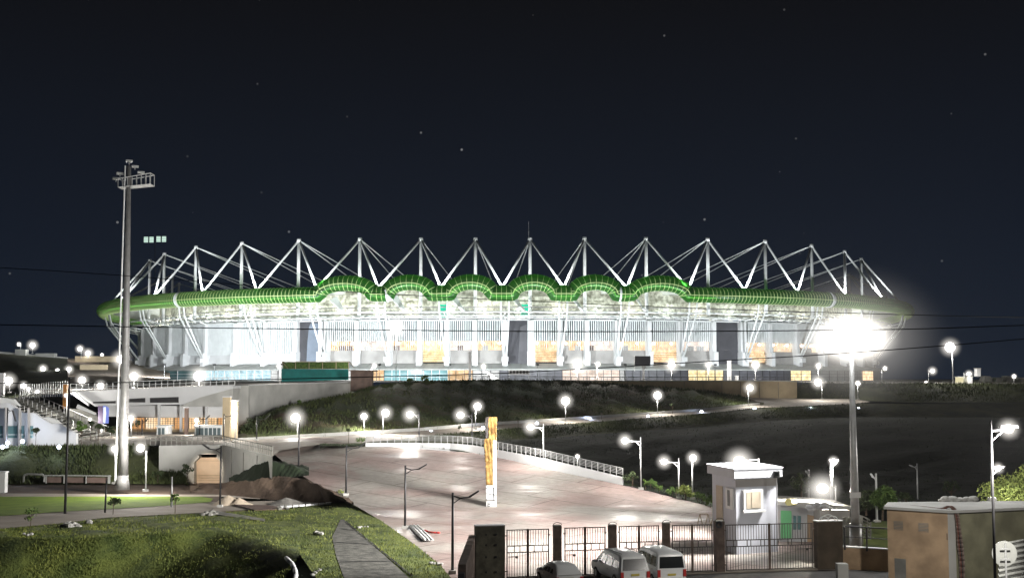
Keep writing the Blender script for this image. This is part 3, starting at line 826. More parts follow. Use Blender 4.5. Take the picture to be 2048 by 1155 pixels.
# masts with stays
ex = []
for x, y, D in ext + extr:
    p = P(x, y, D); ex.append((atan2(p[1] - CY, p[0] - CX), p))
order = sorted([(t if t < pi / 2 else t - 2 * pi, p) for t, p in MT + ex], key=lambda q: q[0])
def node(t, off=0, z=None): return Tc(t, (ZT + TR * .75) if z is None else z, off)
for i, (t, p) in enumerate(order):
    base = (p[0], p[1], ZT - 6.0)
    mo_ = MB(); mo_.tube(base, p, .58, .50, n=10); mo_.tube((p[0], p[1], p[2] - .9), (p[0], p[1], p[2] + .35), .72, .62, n=10)
    ms = mo_.build('mast', M['white'], ST, smooth=True)
    tl = (t + order[i - 1][0]) / 2 if i else t - .12
    tr_ = (t + order[i + 1][0]) / 2 if i < len(order) - 1 else t + .12
    tp3 = (p[0], p[1], p[2] - .2)
    for tn in (tl, tr_): MB().tube(tp3, node(tn, -1.2), .36, n=7).build('stay_leg', M['white'], ms, smooth=True)
    for dt in (-.035, .035):
        r = R_of(t + dt, 165.5, 165, 2.25) - 62
        e_ = (CX + r * cos(t + dt), CY + r * sin(t + dt), ZT + 3.5)
        MB().tube(tp3, e_, .16, n=5).build('stay_cable', M['white'], ms)
MB().tube((MT[8][1][0] - .4, 380, MT[8][1][2]), (MT[8][1][0] - .4, 380, MT[8][1][2] + 5.5), .07, .04, n=5).build('antenna', M['grey_steel'], ST)
# two green scoreboard screens seen through the gap
for x in (884, 1050):
    t = th_px(x)
    a, b = F(t - .006, 31.9, -3.5), F(t + .006, 31.9, -3.5)
    w = .008
    mb = MB(); A2, B2 = F(t - w, 32.0, -3.2), F(t + w, 32.0, -3.2)
    mb.prism([A2, B2, (B2[0], B2[1], 36.2), (A2[0], A2[1], 36.2)], (0, .3, 0)); mb.build('screen', E_SCR, ST)
# concourse gap lights, and lights added on the rim to brighten the masts
for i in range(44):
    t = radians(-186) + radians(192) * i / 43
    k = 1.0 if i < 24 else .8
    light(ST, F(t, 33.6, -4.0), 1350 * k, (1, 1, .90) if i % 2 else (.92, 1, .97), .5)
UL = sorted(t if t < pi / 2 else t - 2 * pi for t, p in MT)
for t in [UL[0] - .09] + [(a + b) / 2 for a, b in zip(UL, UL[1:])] + [UL[-1] + .09]:
    u_ = MB().box(Tc(t, ZT + 2.75, .2), (.5, .5, .5), t).build('added_mast_light', M['dark'], ST)
    light(ST, Tc(t, ZT + 3.5, .2), 12000, (.96, 1, 1), .3, 125, Tc(t, ZT + 13, -15), .5)
# ================================================================ lamps
def lamp(label, base, head, kind='globe', power=900, r=.5, glowm=None, arm=None, col=(1, .95, .88), name='street_lamp', group='park lamps', pr=.085, metal=None, on=True, cut=None):
    """base=(x,y,D) pixel foot and distance, head=(x,y) pixel of the luminaire"""
    D = base[2]; b = P(*base); h = P(head[0], head[1], D); metal = metal or M['grey_steel']
    t = thing(name, b, label, 'street lamp', group); gm = glowm or L_WARM
    mb = MB().box((b[0], b[1], b[2] + .12), (.5, .5, .24)); mb.build('base_plate', M['conc'], t)
    if kind == 'globe':
        MB().tube(b, (b[0], b[1], h[2] - r * .8), pr, pr * .7, 8).build('pole', metal, t, smooth=True)
        g_ = MB().ball(h, r * .92, 14, 10).build('globe', gm, t, smooth=True)
        if power: halo(t, h, r)
        if power: light(t, (h[0], h[1] - r - .1, h[2] - .15), power, col, .3)
    elif kind == 'arm':
        hz = h[2]; top_ = (b[0], b[1], hz + .35)
        MB().tube(b, top_, pr, pr * .7, 8).build('pole', metal, t, smooth=True)
        sx = 1 if h[0] > b[0] else -1
        mb = MB().tube((b[0], b[1], hz - .12), (h[0] - sx * .3, h[1], hz - .05), .05, n=6)
        mb.tube((b[0], b[1], hz - .6), (b[0] + sx * .55, b[1], hz - .12), .035, n=5)
        mb.build('arm', metal, t)
        hd = MB().box((h[0], h[1], hz + .08), (.8, .3, .12)).build('luminaire', metal, t)
        MB().ball((h[0], h[1], hz - .02), r * .92, 12, 8, .85).build('lens', gm, hd, smooth=True)
        halo(hd, (h[0], h[1], hz - .02), r, 1.9)
        if power: light(t, (h[0], h[1] - r - .1, hz - r - .1), power, col, .3, cut, (h[0], h[1] - r - .1, hz - 10) if cut else None, .35)
    elif kind == 'dark':                              # unlit lamp with cranked arm; head = tip of the luminaire, arm = px of pole top
        pt = P(arm[0], arm[1], D)
        pt = (b[0], b[1], pt[2])
        MB().tube(b, pt, pr, pr * .8, 8).build('pole', metal, t, smooth=True)
        sx = 1 if h[0] > b[0] else -1; L = abs(h[0] - b[0])
        e1 = (b[0] + sx * L * .62, b[1], pt[2] - .30)
        mb = MB().poly([(b[0], b[1], pt[2] - .22), (b[0] + sx * L * .3, b[1], pt[2] - .38), e1], .05, 6)
        mb.poly([(b[0], b[1], pt[2] - .75), (b[0] + sx * L * .28, b[1], pt[2] - .40)], .035, 5)
        a_ = mb.build('arm', metal, t)
        dx, dz = h[0] - e1[0], h[2] - e1[2]; ll = sqrt(dx * dx + dz * dz); ux, uz = dx / ll, dz / ll
        w = .07
        MB().prism([(e1[0] - uz * w, b[1] - .14, e1[2] + ux * w), (h[0] - uz * w, b[1] - .14, h[2] + ux * w), (h[0] + uz * w * .4, b[1] - .14, h[2] - ux * w * .4), (e1[0] + uz * w, b[1] - .14, e1[2] - ux * w)], (0, .28, 0)).build('luminaire', metal, t)
    return t
def gD(x, y): return G(x, y)[1]
def lampg(label, base, head, **k): return lamp(label, (base[0], base[1], gD(*base)), head, **k)
DK = dict(kind='dark', metal=M['dark'], pr=.10, power=0, group='unlit black lamp posts')
lampg('unlit black lamp post nearest the gate, its arm pointing right over the plaza', (905, 1146), (958, 981), arm=(905, 984), **DK)
lampg('unlit black lamp post beside the stacked white pipes, arm pointing right', (810, 1056), (854, 928), arm=(812, 930), **DK)
lampg('unlit black lamp post at the tip of the grass verge, arm pointing right', (692, 990), (731, 884), arm=(696, 889), **DK)
lamp('unlit black lamp post beside the pale sand heap, arm pointing left', (440, 1013, 121), (405, 887), arm=(444, 891), **DK)
lamp('unlit black lamp post in front of the tall concrete wall, arm pointing right', (513, 880, 168), (540, 829), arm=(514, 833), **DK)
lamp('unlit black lamp post left of the pale pillar below the podium', (447, 884, 168), (469, 829), arm=(447, 827), **DK)
lamp('thin unlit lamp post before the barred windows of the podium', (399, 872, 185), (420, 830), arm=(400, 833), **DK)
lamp('thin unlit lamp post in front of the kiosk under the podium', (284, 872, 186), (296, 836), arm=(284, 838), **DK)
lamp('unlit lamp post with arm in front of the white grandstand windows', (13, 895, 154), (31, 842), arm=(13, 815), **DK)
lampg('tall headless black post standing left of centre on the dirt near the plaza edge', (597, 942), (597, 846), kind='globe', r=.07, power=0, glowm=M['dark'], metal=M['dark'], pr=.10, group='unlit black lamp posts')
G1 = dict(group='globe lamps along the hill path', power=3000)
lamp('glowing globe lamp at the left foot of the brown hill', (595, 876, 178), (591, 835), r=.70, **G1)
lamp('glowing globe lamp on the brown hill, left of the tall pair', (728, 868, 190), (728, 832), r=.50, **G1)
lamp('glowing globe lamp, left of the neighbouring pair on the hill path', (766, 866, 186), (771, 825), r=.62, **G1)
lampg('glowing globe lamp on a dark pole at the plaza rail, right of the pair', (838, 889), (820, 828), kind='arm', r=.50, group='globe lamps along the hill path', power=2600, metal=M['dark'])
lampg('glowing lamp reaching left over the hill from a pole behind the rail', (944, 902), (921, 829), kind='arm', r=.48, group='globe lamps along the hill path', power=1200, metal=M['dark'])
lamp('glowing globe lamp on the path just above the yellow-wrapped column', (951, 858, 203), (955, 812), r=.64, **G1)
lamp('large glowing globe lamp on the path right of the yellow-wrapped column', (1131, 841, 225), (1131, 801), r=.80, **G1)
lampg('glowing lamp whose arm reaches left from a pole at the plaza railing', (1087, 935), (1061, 853), kind='arm', r=.40, group='globe lamps along the hill path', power=2600)
lamp('glowing globe lamp on the path below the beige wall, right of centre', (1315, 827, 247), (1315, 790), r=.80, **G1)
lamp('glowing globe lamp at the tip where the brown hill meets the road', (1497, 812, 272), (1500, 775), r=.75, **G1)
lamp('glowing globe lamp on the grass slope right of the beige wall', (1644, 798, 296), (1636, 764), r=.90, **G1)
lamp('small glowing globe lamp near the foot of the right floodlight pole', (1716, 798, 292), (1716, 766), r=.50, group='globe lamps along the hill path', power=400)
lampg('bright arm lamp standing in the hedge at the right end of the railing', (1282, 978), (1250, 880), kind='arm', r=.40, group='arm lamps by the hedge', power=2400)
lampg('double-armed lamp in the hedge beside the pale shrub', (1358, 997), (1328, 922), kind='arm', r=.34, group='arm lamps by the hedge', power=1100)
lampg('single globe lamp behind the pale hedge shrub', (1385, 998), (1386, 915), kind='globe', r=.36, group='arm lamps by the hedge', power=1100)
# lamps round the stadium terrace
G2 = dict(group='lamps on the stadium terrace', power=5000)
lamp('very bright white lamp on a pole before the louvres left of centre', (792, 762, 300), (792, 655), r=1.5, glowm=L_COOL, group='lamps on the stadium terrace', power=9000, col=(.95, .98, 1))
lamp('bright globe lamp in front of the warm ground floor windows, right of centre', (1155, 762, 300), (1155, 730), r=1.0, **G2)
lamp('smaller globe lamp beside the sign board on the terrace', (1343, 761, 310), (1343, 729), r=.95, **G2)
lamp('small globe lamp over the wavy canopy beside the right dark tower', (1417, 762, 310), (1417, 729), r=.55, **G2)
lamp('globe lamp right of the right dark tower on the terrace', (1511, 761, 310), (1511, 729), r=.95, **G2)
lamp('small round lamp low in front of the right end of the facade', (1637, 762, 315), (1637, 731), r=.6, **G2)
lamp('small round lamp between the two lit rooms right of centre', (1194, 762, 300), (1196, 728), r=.5, **G2)
lamp('small lamp beside the white sloping board on the terrace', (968, 761, 292), (967, 732), r=.42, **G2)
lamp('small lamp above the brown board enclosure', (743, 766, 262), (749, 731), r=.40, **G2)
lamp('small white lamp left of the teal screen', (560, 768, 240), (558, 732), r=.38, **G2)
lamp('large bright lamp on the promenade before the left part of the stadium', (398, 773, 225), (398, 752), r=1.05, glowm=L_COOL, group='lamps on the stadium terrace', power=2500)
lamp('bright lamp low at the left corner of the stadium', (268, 776, 225), (268, 752), r=.75, **G2)
lamp('bright lamp on a thin pole directly behind the tall floodlight mast', (242, 782, 222), (242, 718), r=.78, **G2)
lamp('bright lamp at the left end of the promenade fence', (201, 784, 221), (201, 771), r=.62, **G2)
lamp('bright lamp on the earth slope behind the promenade', (164, 786, 240), (164, 760), r=.75, **G2)
# podium / embankment lamps
G3 = dict(group='lamps around the lower terrace', power=1800)
lamp('lamp glowing low in front of the podium wall, right of the purple banner', (262, 876, 180), (262, 836), r=.38, **G3)
lamp('small lamp glowing at the foot of the grandstand steps', (180, 880, 185), (180, 838), r=.20, **G3)
lamp('round lamp on a white post just left of the tall floodlight mast', (229, 967, 140), (229, 897), r=.34, group='lamps around the lower terrace', power=150)
lamp('bright lamp on a leaning pole right of the tall floodlight mast', (291, 982, 135), (281, 895), r=.45, group='lamps around the lower terrace', power=6000, pr=.10)
lamp('lamp in front of the white tent by the podium', (392, 872, 187), (393, 840), r=.28, **G3)
lamp('small lamp on the orange pillar by the grandstand', (132, 868, 200), (132, 790), r=.24, **G3)
lamp('small yellowish lamp head on the pale pillar right of the tent', (470, 882, 169), (471, 829), r=.14, **G3)
# hillside lamps, far left
for lb, bx, by, hx, hy, D, r in (
    ('twin-headed lamp on the left hill crest beside the small cabin', 41, 700, 38, 688, 428, .55),
    ('bright lamp on the left hill crest right of the small cabin', 65, 706, 65, 690, 428, .85),
    ('bright lamp on the crest where the left hill meets the pink wall', 162, 716, 160, 697, 425, .75),
    ('lamp just right of the pink wall end on the far crest', 176, 716, 176, 706, 425, .85),
    ('dim lamp on the crest just left of the stadium', 205, 722, 204, 709, 430, .45),
    ('lamp on the dark slope, left of three in a row', 86, 752, 86, 737, 340, .62),
    ('lamp on the dark slope, middle of three in a row', 115, 754, 115, 740, 340, .45),
    ('lamp on the dark slope, right of three in a row', 138, 752, 138, 738, 345, .60),
    ('bright lamp beside the white pillar at the top of the grandstand', 19, 785, 17, 761, 232, .80),
    ('lamp at the top of the grandstand steps, left of a cluster', 48, 790, 47, 771, 228, .50),
    ('lamp at the top of the grandstand steps, right of a cluster', 58, 792, 57, 778, 226, .36),
    ('small lamp at the top end of the grandstand fence', 75, 796, 75, 783, 224, .36)):
    lamp(lb, (bx, by, D), (hx, hy), r=r, power=260, group='lamps on the left hillside', glowm=L_COOL)
# lamps at far right
lamp('tall bright street lamp on the horizon at the right', (1906, 766, 322), (1900, 694), r=1.35, glowm=L_COOL, group='lamps on the right horizon', power=5000, pr=.16)
lamp('small arm lamp just right of the stadium on the horizon', (1764, 766, 318), (1770, 736), kind='globe', r=.45, group='lamps on the right horizon', power=400)
lamp('T-shaped lamp on the horizon right of the stadium', (1857, 766, 320), (1865, 741), kind='arm', r=.55, group='lamps on the right horizon', power=400)
lamp('T-shaped lamp beside the small sheds on the horizon', (1928, 766, 322), (1938, 747), kind='arm', r=.55, group='lamps on the right horizon', power=400)
lamp('small light at the base of the T-shaped horizon lamp', (1852, 767, 320), (1852, 764), r=.35, group='lamps on the right horizon', power=0)
lamp('last small light on the horizon near the right picture edge', (2028, 768, 325), (2028, 752), r=.45, group='lamps on the right horizon', power=100)
# lamps behind the gatehouse
lamp('small lamp burning in the dark field behind the railing', (1155, 935, 150), (1155, 912), r=.22, group='lamps beyond the plaza', power=100)
lamp('white pole lamp left of the right floodlight pole', (1664, 1010, 112), (1667, 921), kind='arm', r=.28, group='lamps beyond the plaza', power=2600, metal=M['white'], pr=.16)
lamp('tall street lamp standing by the round sign at the right', (1995, 1312, 56), (2017, 856), kind='arm', r=.25, group='lamps beyond the plaza', power=9000, pr=.08, metal=M['dark'])
lamp('small lamp just above the bushy tree at the right', (1984, 1000, 91), (1996, 935), kind='arm', r=.22, group='lamps beyond the plaza', power=3000)
lamp('unlit T-shaped lamp pole by the leafy tree behind the iron fence', (1754, 1045, 98), (1742, 946), kind='dark', arm=(1752, 946), metal=M['white'], power=0, group='lamps beyond the plaza', pr=.10)
lamp('thin unlit street lamp alone in the dark field', (1836, 1010, 125), (1819, 929), kind='dark', arm=(1832, 926), metal=M['grey_steel'], power=0, group='lamps beyond the plaza')
lamp('unlit white-headed lamp pole right of the gatehouse', (1618, 1010, 108), (1612, 940), kind='dark', arm=(1618, 938), metal=M['grey_steel'], power=0, group='lamps beyond the plaza')
def flood(label, base, head, power, aim, r, gm=L_WARM, col=(1, .9, .72), spot=110):
    b = P(*base); h = P(head[0], head[1], base[2])
    t = thing('floodlight', b, label, 'floodlight', 'small floodlights')
    MB().tube(b, (b[0], b[1], h[2] + .2), .08, n=7).build('pole', M['grey_steel'], t)
    MB().tube((b[0], b[1], h[2] + .1), h, .05, n=6).build('arm', M['grey_steel'], t)
    MB().ball(h, r * .85, 14, 10, .8).build('lens', gm, t, smooth=True); halo(t, h, r, 2.0, .9)
    light(t, (h[0], h[1] - r - .1, h[2] - .2), power, col, .3, spot, aim)
    return t
flood('amber floodlight shining from the gatehouse roof', (1517, 950, 96), (1479, 921), 1800, (10, 60, 0), .55, L_AMB)
flood('glaring warm floodlight low on the white pole behind the gate', (1672, 1000, 100), (1645, 976), 20000, (15, 82, 0), .55, L_WARM)
# small bluish ground lights along the path
for lb, x, y, D in (('left end of the path, beside the plants', 755, 868, 183), ('path edge left of the yellow-wrapped column', 862, 863, 196), ('path edge touching the yellow-wrapped column', 966, 855, 205), ('path edge by the railing lamp', 1074, 846, 218),
                    ('path edge below the large globe lamp', 1180, 837, 232), ('path edge right of the small palm', 1296, 832, 240), ('path edge below the beige wall', 1403, 823, 253), ('tip of the brown hill', 1509, 817, 266), ('road verge beyond the hill tip', 1621, 816, 276), ('right floodlight pole', 1717, 817, 280)):
    p = P(x, y, D); t = thing('ground_light', (p[0], p[1], p[2] - .6), 'small bluish ground light at the ' + lb, 'ground light', 'bluish ground lights along the path')
    MB().tube((p[0], p[1], p[2] - .6), p, .07, n=6).build('post', M['dark'], t)
    MB().ball(p, .36 if x > 1400 else .30, 10, 7).build('lens', L_BLUE, t, smooth=True)
    if x in (755, 966, 1180, 1403, 1621): light(t, (p[0], p[1] - .6, p[2] + .3), 160, (.6, .7, 1), .2)
for lb, x, y, D in (('foot of the grandstand, near the left picture edge', 5, 893, 152), ('foot of the grandstand, under the first sapling', 15, 885, 154), ('foot of the grandstand, under the second sapling', 45, 882, 155), ('top of the embankment before the lattice mast', 118, 893, 152)):
    p = P(x, y, D); t = thing('ground_light', (p[0], p[1], p[2] - .5), 'bluish ground light at the ' + lb, 'ground light', 'bluish ground lights by the grandstand')
    MB().tube((p[0], p[1], p[2] - .5), p, .06, n=6).build('post', M['dark'], t)
    MB().ball(p, .26, 10, 7).build('lens', L_BLUE, t, smooth=True)
    light(t, (p[0], p[1] - .5, p[2] + .2), 200, (.7, .8, 1), .2)

# ---------------------------------------------------------------- tall floodlight mast, left (unlit)
D = 137.0; b = P(243, 978, D); tp3 = P(258, 332, D)
M['mast'] = mat('mast_steel', (.19, .19, .19), .5, .12, 1.5, metal=.2)
tm = thing('floodlight_mast', b, 'very tall grey steel floodlight mast, unlit, at the left', 'floodlight mast')
mb = MB().tube(b, (b[0] + .15, D, b[2] + 1.6), .95, .60, 12).tube((b[0] + .15, D, b[2] + 1.6), (tp3[0], D, tp3[2]), .56, .24, 12)
mb.build('pole', M['mast'], tm, smooth=True)
MB().tube((b[0] - .62, D - .3, b[2] + 1), (tp3[0] - .34, D - .3, tp3[2]), .10, .08, 6).build('cable_duct', M['white'], tm)
l0, l1 = P(236, 357, D - 1.2), P(301, 346, D + 1.5); lo0, lo1 = P(236, 374, D - 1.2), P(301, 368, D + 1.5)
mb = MB()
dv = (0, 1.5, 0)
for a, bb in ((l0, l1), (lo0, lo1)):
    a2 = (a[0], a[1] + 1.5, a[2]); b2 = (bb[0], bb[1] + 1.5, bb[2])
    mb.tube(a, bb, .06, n=5).tube(a2, b2, .06, n=5).tube(a, a2, .05, n=5).tube(bb, b2, .05, n=5)
for k in range(8):
    t_ = k / 7; a = lerp(l0, l1, t_); c = lerp(lo0, lo1, t_)
    mb.tube(a, c, .05, n=5); mb.tube((a[0], a[1] + 1.5, a[2]), (c[0], c[1] + 1.5, c[2]), .04, n=5)
    mb.tube(c, (c[0], c[1] + 1.5, c[2]), .03, n=4)
mb.build('platform', M['grey_steel'], tm)
MB().prism([lo0, lo1, (lo1[0], lo1[1] + 1.5, lo1[2]), (lo0[0], lo0[1] + 1.5, lo0[2])], (0, 0, -.05)).build('grating', M['grey_steel'], tm)
for x, y in ((232, 357), (240, 347), (258, 322), (270, 333), (282, 345)):
    p = P(x, y, D); MB().box(p, (.75, .5, .22), .4).box((p[0], p[1], p[2] - .22), (.1, .1, .3)).build('floodlight_head', M['grey_steel'], tm)
# lit floodlight panels further back, on a dark lattice mast
pb = P(310, 760, 560)
tm2 = thing('floodlight_mast', (pb[0], 560, 12), 'distant floodlight mast behind the stadium showing two lit greenish panels', 'floodlight mast')
hh = P(310, 480, 560)
MB().tube((pb[0], 560, 12), (hh[0], 560, hh[2]), .18, .14, 8).build('pole', M['dark'], tm2)
for x0, y0 in ((292, 479), (303, 479), (317, 478), (328, 478)):
    p = P(x0, y0, 559.6); q = MB().box(p, (1.9, .3, 2.6)).build('lamp_panel', glow('panel_glow', (.70, .95, .82), .95), tm2)
    f_ = MB()
    for k in (-1, 0, 1): f_.box((p[0], 559.4, p[2] + k * .85), (2.0, .1, .12))
    f_.build('frame', M['dark'], q)
# ---------------------------------------------------------------- blazing floodlight pole, right
D = 88.0; b = P(1712, 1108, D); h = P(1702, 676, D)
fm = thing('floodlight_mast', b, 'tall pole with a blazing bank of white floodlights, right of the stadium', 'floodlight mast')
MB().tube(b, (h[0], D, h[2] + .3), .36, .15, 12).tube((b[0], D, b[2]), (b[0], D, b[2] + 2.2), .46, .44, 12).build('pole', M['grey_steel'], fm, smooth=True)
MB().tube((h[0] - 1.3, D, h[2] - .35), (h[0] + 1.3, D, h[2] - .35), .08, n=6).tube((h[0] - 1.3, D, h[2] + .3), (h[0] + 1.3, D, h[2] + .3), .06, n=6).build('cross_arm', M['grey_steel'], fm)
for k in range(6):
    x = h[0] - 1.15 + .46 * k
    for j, zz in enumerate((h[2] - .30, h[2] + .32)):
        q = MB().box((x, D - .20, zz), (.42, .3, .50)).build('floodlight_head', M['grey_steel'], fm)
        MB().ball((x, D - .40, zz + .02), (.30, .42, .50, .50, .42, .30)[k], 14, 10).build('lens', L_COOL, q, smooth=True)
MB().box((b[0] - .1, D - .5, b[2] + 4.3), (.8, .12, .4), .2).build('bracket', M['white'], fm)
q_ = halo(fm, (h[0], D - .3, h[2]), 1.45, 1.75, .62, .58); q_.name = 'flood_halo'  # soft glow volumes added round the blazing bank
q_ = halo(fm, (h[0], D - .3, h[2]), 2.7, 1.75, .8, .038); q_.name = 'flood_halo'
FH = (h[0], D - 1.0, h[2])
light(fm, FH, 13000, (1, .99, .97), .9, 165, (10, 40, 8), .4)
light(fm, (FH[0] - .8, FH[1] + 5.0, FH[2] - .7), 270000, (1, .95, .90), 3.5, 82, (-1, 98, 0), .8)
light(fm, (FH[0] - .8, FH[1] + 5.5, FH[2] - .2), 560000, (1, .97, .92), 8.0, 54, (-50, 190, 17), .7)
# ---------------------------------------------------------------- floodlights added on the terrace to light the stadium facade
for lb, x, D, pw, tx in (('left end of the terrace, washing the curved facade', 330, 352, 60000, 300), ('terrace under the left V struts', 430, 345, 105000, 430), ('terrace behind the teal screen', 565, 340, 60000, 540),
                     ('terrace left of the middle tower', 760, 345, 46000, 740), ('terrace before the glazed hall', 900, 345, 45000, 900), ('terrace before the middle tower', 1075, 345, 42000, 1075), ('terrace by the sign board', 1250, 345, 39000, 1250), ('terrace before the right tower', 1430, 347, 34000, 1430), ('right end of the terrace', 1640, 355, 60000, 1640)):
    p = PZ(x, 757, 12.25); p = ((x - 1024) / 2400 * D, D, 12.25)
    t = thing('added_floodlight', p, 'added floodlight on a short post at the ' + lb, 'floodlight', 'added floodlights washing the stadium facade')
    MB().box((p[0], p[1], p[2] + 4.6), (.8, .3, .45)).build('added_floodlight_housing', M['dark'], t)
    MB().tube(p, (p[0], p[1], p[2] + 4.5), .07, n=6).build('post', M['grey_steel'], t)
    light(t, (p[0], p[1] + .4, p[2] + 4.7), pw, (.93, .98, 1), .35, 150, ((tx - 1024) / 2400 * 385, 385, 27), .4)
# ================================================================ buildings and walls, left
def pxprism(name, pp, D, T, m_, parent=None, Df=None):
    """pp pixel outline, D distance (or function of x), T thickness backwards"""
    f = D if callable(D) else (lambda x: D)
    return MB().prism([P(x, y, f(x)) for x, y in pp], (0, T, 0)).build(name, m_, parent)
# tall concrete wall below the terrace
wt = thing('retaining_wall', P(600, 880, 225), 'tall bare concrete wall in tall panels beside the brown hill, below the teal screen', 'wall')
DW = lambda x: 206 + (x - 360) * (255 - 206) / 345 if x > 497 else 203 + (x - 360) * .065
pxprism('wall_face', [(497, 885), (705, 885), (705, 762.5), (497, 769.5)], DW, 1.2, M['conc'], wt)
pxprism('wall_face', [(466, 885), (497, 885), (497, 769.5), (466, 771)], lambda x: 209.6, 1.2, M['conc'], wt)
mb = MB()
for x in (524, 557, 600, 624, 667): mb.prism([P(x - .6, 884, DW(x) - .05), P(x + .6, 884, DW(x) - .05), P(x + .6, 765, DW(x) - .05), P(x - .6, 765, DW(x) - .05)], (0, .2, 0))
mb.prism([P(500, 785, DW(500) - .06), P(704, 779, DW(704) - .06), P(704, 779.8, DW(704) - .06), P(500, 786, DW(500) - .06)], (0, .2, 0))
mb.build('joint', M['conc_d'], wt)
pxprism('coping', [(497, 770.5), (705, 763.5), (705, 762), (497, 768.8)], lambda x: DW(x) - .3, 1.8, M['conc_w'], wt)
# podium with slots, left of it
DPo = lambda x: 203.0
pd = thing('podium_building', P(320, 864, 203), 'long pale concrete podium with dark slot openings and a row of warm barred windows', 'building')
pxprism('upper_wall', [(190, 812), (367, 808), (400, 794), (466, 776), (466, 771), (345, 774), (215, 780), (145, 784)], DPo, 6, M['conc_w'], pd)
pxprism('upper_wall', [(360, 812), (466, 812), (466, 776), (400, 794)], lambda x: 203.2, 5, M['conc'], pd)
pxprism('lower_wall', [(200, 832), (466, 836), (466, 811), (200, 811)], lambda x: 204.5, 3, M['conc_w'], pd)
pxprism('lower_wall', [(200, 864), (466, 864), (466, 858), (200, 856)], lambda x: 204.5, 3, M['beige'], pd)
for a, b_ in (((186, 801), (231, 806)), ((256, 795), (290, 804)), ((300, 793), (357, 804.5))):
    pxprism('slot_opening', [(a[0], b_[1]), (b_[0], b_[1]), (b_[0], a[1]), (a[0], a[1] + 2)], lambda x: 202.85, .2, M['dark'], pd)
for k in range(7):
    x0 = 262 + k * 29; 
    if 352 < x0 < 356: continue
    w_ = pxprism('window', [(x0, 857), (x0 + 27, 857), (x0 + 27, 835), (x0, 835)], lambda x: 204.3, .15, E_WARM if k % 3 else glow('lit_room_orange', (1, .50, .20), .85), pd)
    g_ = MB()
    for q in range(6): a = P(x0 + q * 5.2, 857, 204.1); g_.box((a[0], a[1], a[2] + .95), (.07, .07, 1.9))
    for q in range(6): a = P(x0 + 13.5, 838 + q * 3.6, 204.05); g_.box(a, (2.35, .06, .06))
    g_.build('grille', M['timber'], w_)
for x in (240, 317, 361, 412): pxprism('pilaster', [(x - 2, 864), (x + 2, 864), (x + 2, 809), (x - 2, 809)], lambda x: 203.6, .8, M['conc_w'], pd)
pxprism('coping', [(145, 785), (345, 775), (466, 772), (466, 770), (345, 773), (145, 783)], lambda x: 202.7, 1, M['conc_w'], pd)
# promenade fence on the podium
pf = thing('fence', P(300, 776, 206), 'pale panel fence along the top of the podium promenade', 'fence')
mb = MB(); mr = MB()
for k in range(28):
    x = 140 + k * 12.2; y = 783.5 - (x - 145) * .042; a = P(x, y, 206); mb.box((a[0], a[1], a[2] + .7), (.10, .10, 1.4))
for dz in (.15, .75, 1.38):
    a, b_ = P(140, 783.5, 206), P(470, 770.5, 206); mr.tube((a[0], a[1], a[2] + dz), (b_[0], b_[1], b_[2] + dz), .05, n=4)
mb.build('post', M['white'], pf); mr.build('rail', M['white'], pf)
# orange pillar, columns
def pillar(label, x0, x1, y0, y1, D, m_, cat='pillar', name='pillar', cap=None):
    t = thing(name, P((x0 + x1) / 2, y1, D), label, cat)
    a, b_ = P(x0, y1, D), P(x1, y1, D); h_ = P(x0, y0, D)[2]
    MB().box(((a[0] + b_[0]) / 2, D + .4, (a[2] + h_) / 2), (b_[0] - a[0], .8, h_ - a[2])).build('shaft', m_, t)
    MB().box(((a[0] + b_[0]) / 2, D + .4, h_ + .08), (b_[0] - a[0] + .14, .94, .16)).build('cap', cap or M['conc_w'], t)
    return t
pillar('tall orange clad pillar at the right end of the grandstand', 125, 132.5, 768, 816, 210, M['orange'])
pillar('tall thin dark pillar in front of the barred podium windows', 368, 374, 815, 871, 190, M['brown'])
pillar('wide pale pillar standing at the corner of the podium', 444, 459, 794, 878, 176, M['beige'])
pillar('narrow pale pillar with a brown strip right of the podium corner', 461, 473, 802, 885, 170, M['beige'])
pillar('white pillar cut by the left picture edge above the grandstand', -8, 6, 747, 792, 225, M['conc_w'])
pillar('pale square pillar on the stadium terrace left of the middle tower', 937, 942, 704, 761, 300, M['conc_w'])
pillar('tall pale column on the terrace in front of the right dark tower', 1455.5, 1463, 721, 761, 312, M['conc_w'])
pillar('low pale block beside the terrace column at the right tower', 1471, 1477, 752, 761, 312, M['conc_w'])
# purple and blue advertising banner on the podium wall
bn = thing('banner_post', P(208, 880, 186), 'vertical purple and glowing blue-white advertising banner beside the podium', 'banner')
pxprism('board', [(196, 846), (206, 846), (206, 811), (196, 811)], 186, .5, mat('purple_board', (.035, .022, .055), .6, .2, 2), bn)
pxprism('lit_panel', [(206, 846), (215, 846), (216, 816), (212, 812), (206, 811)], 186, .5, glow('banner_blue', (.28, .36, .95), .8), bn)
pxprism('lit_stripe', [(206, 844), (210, 846), (212, 826), (211, 813), (207, 814)], 185.9, .5, glow('banner_white', (.9, .95, 1), 1.2), bn)
pxprism('post', [(201, 880), (204, 880), (204, 846), (201, 846)], 186.1, .3, M['conc_w'], bn)
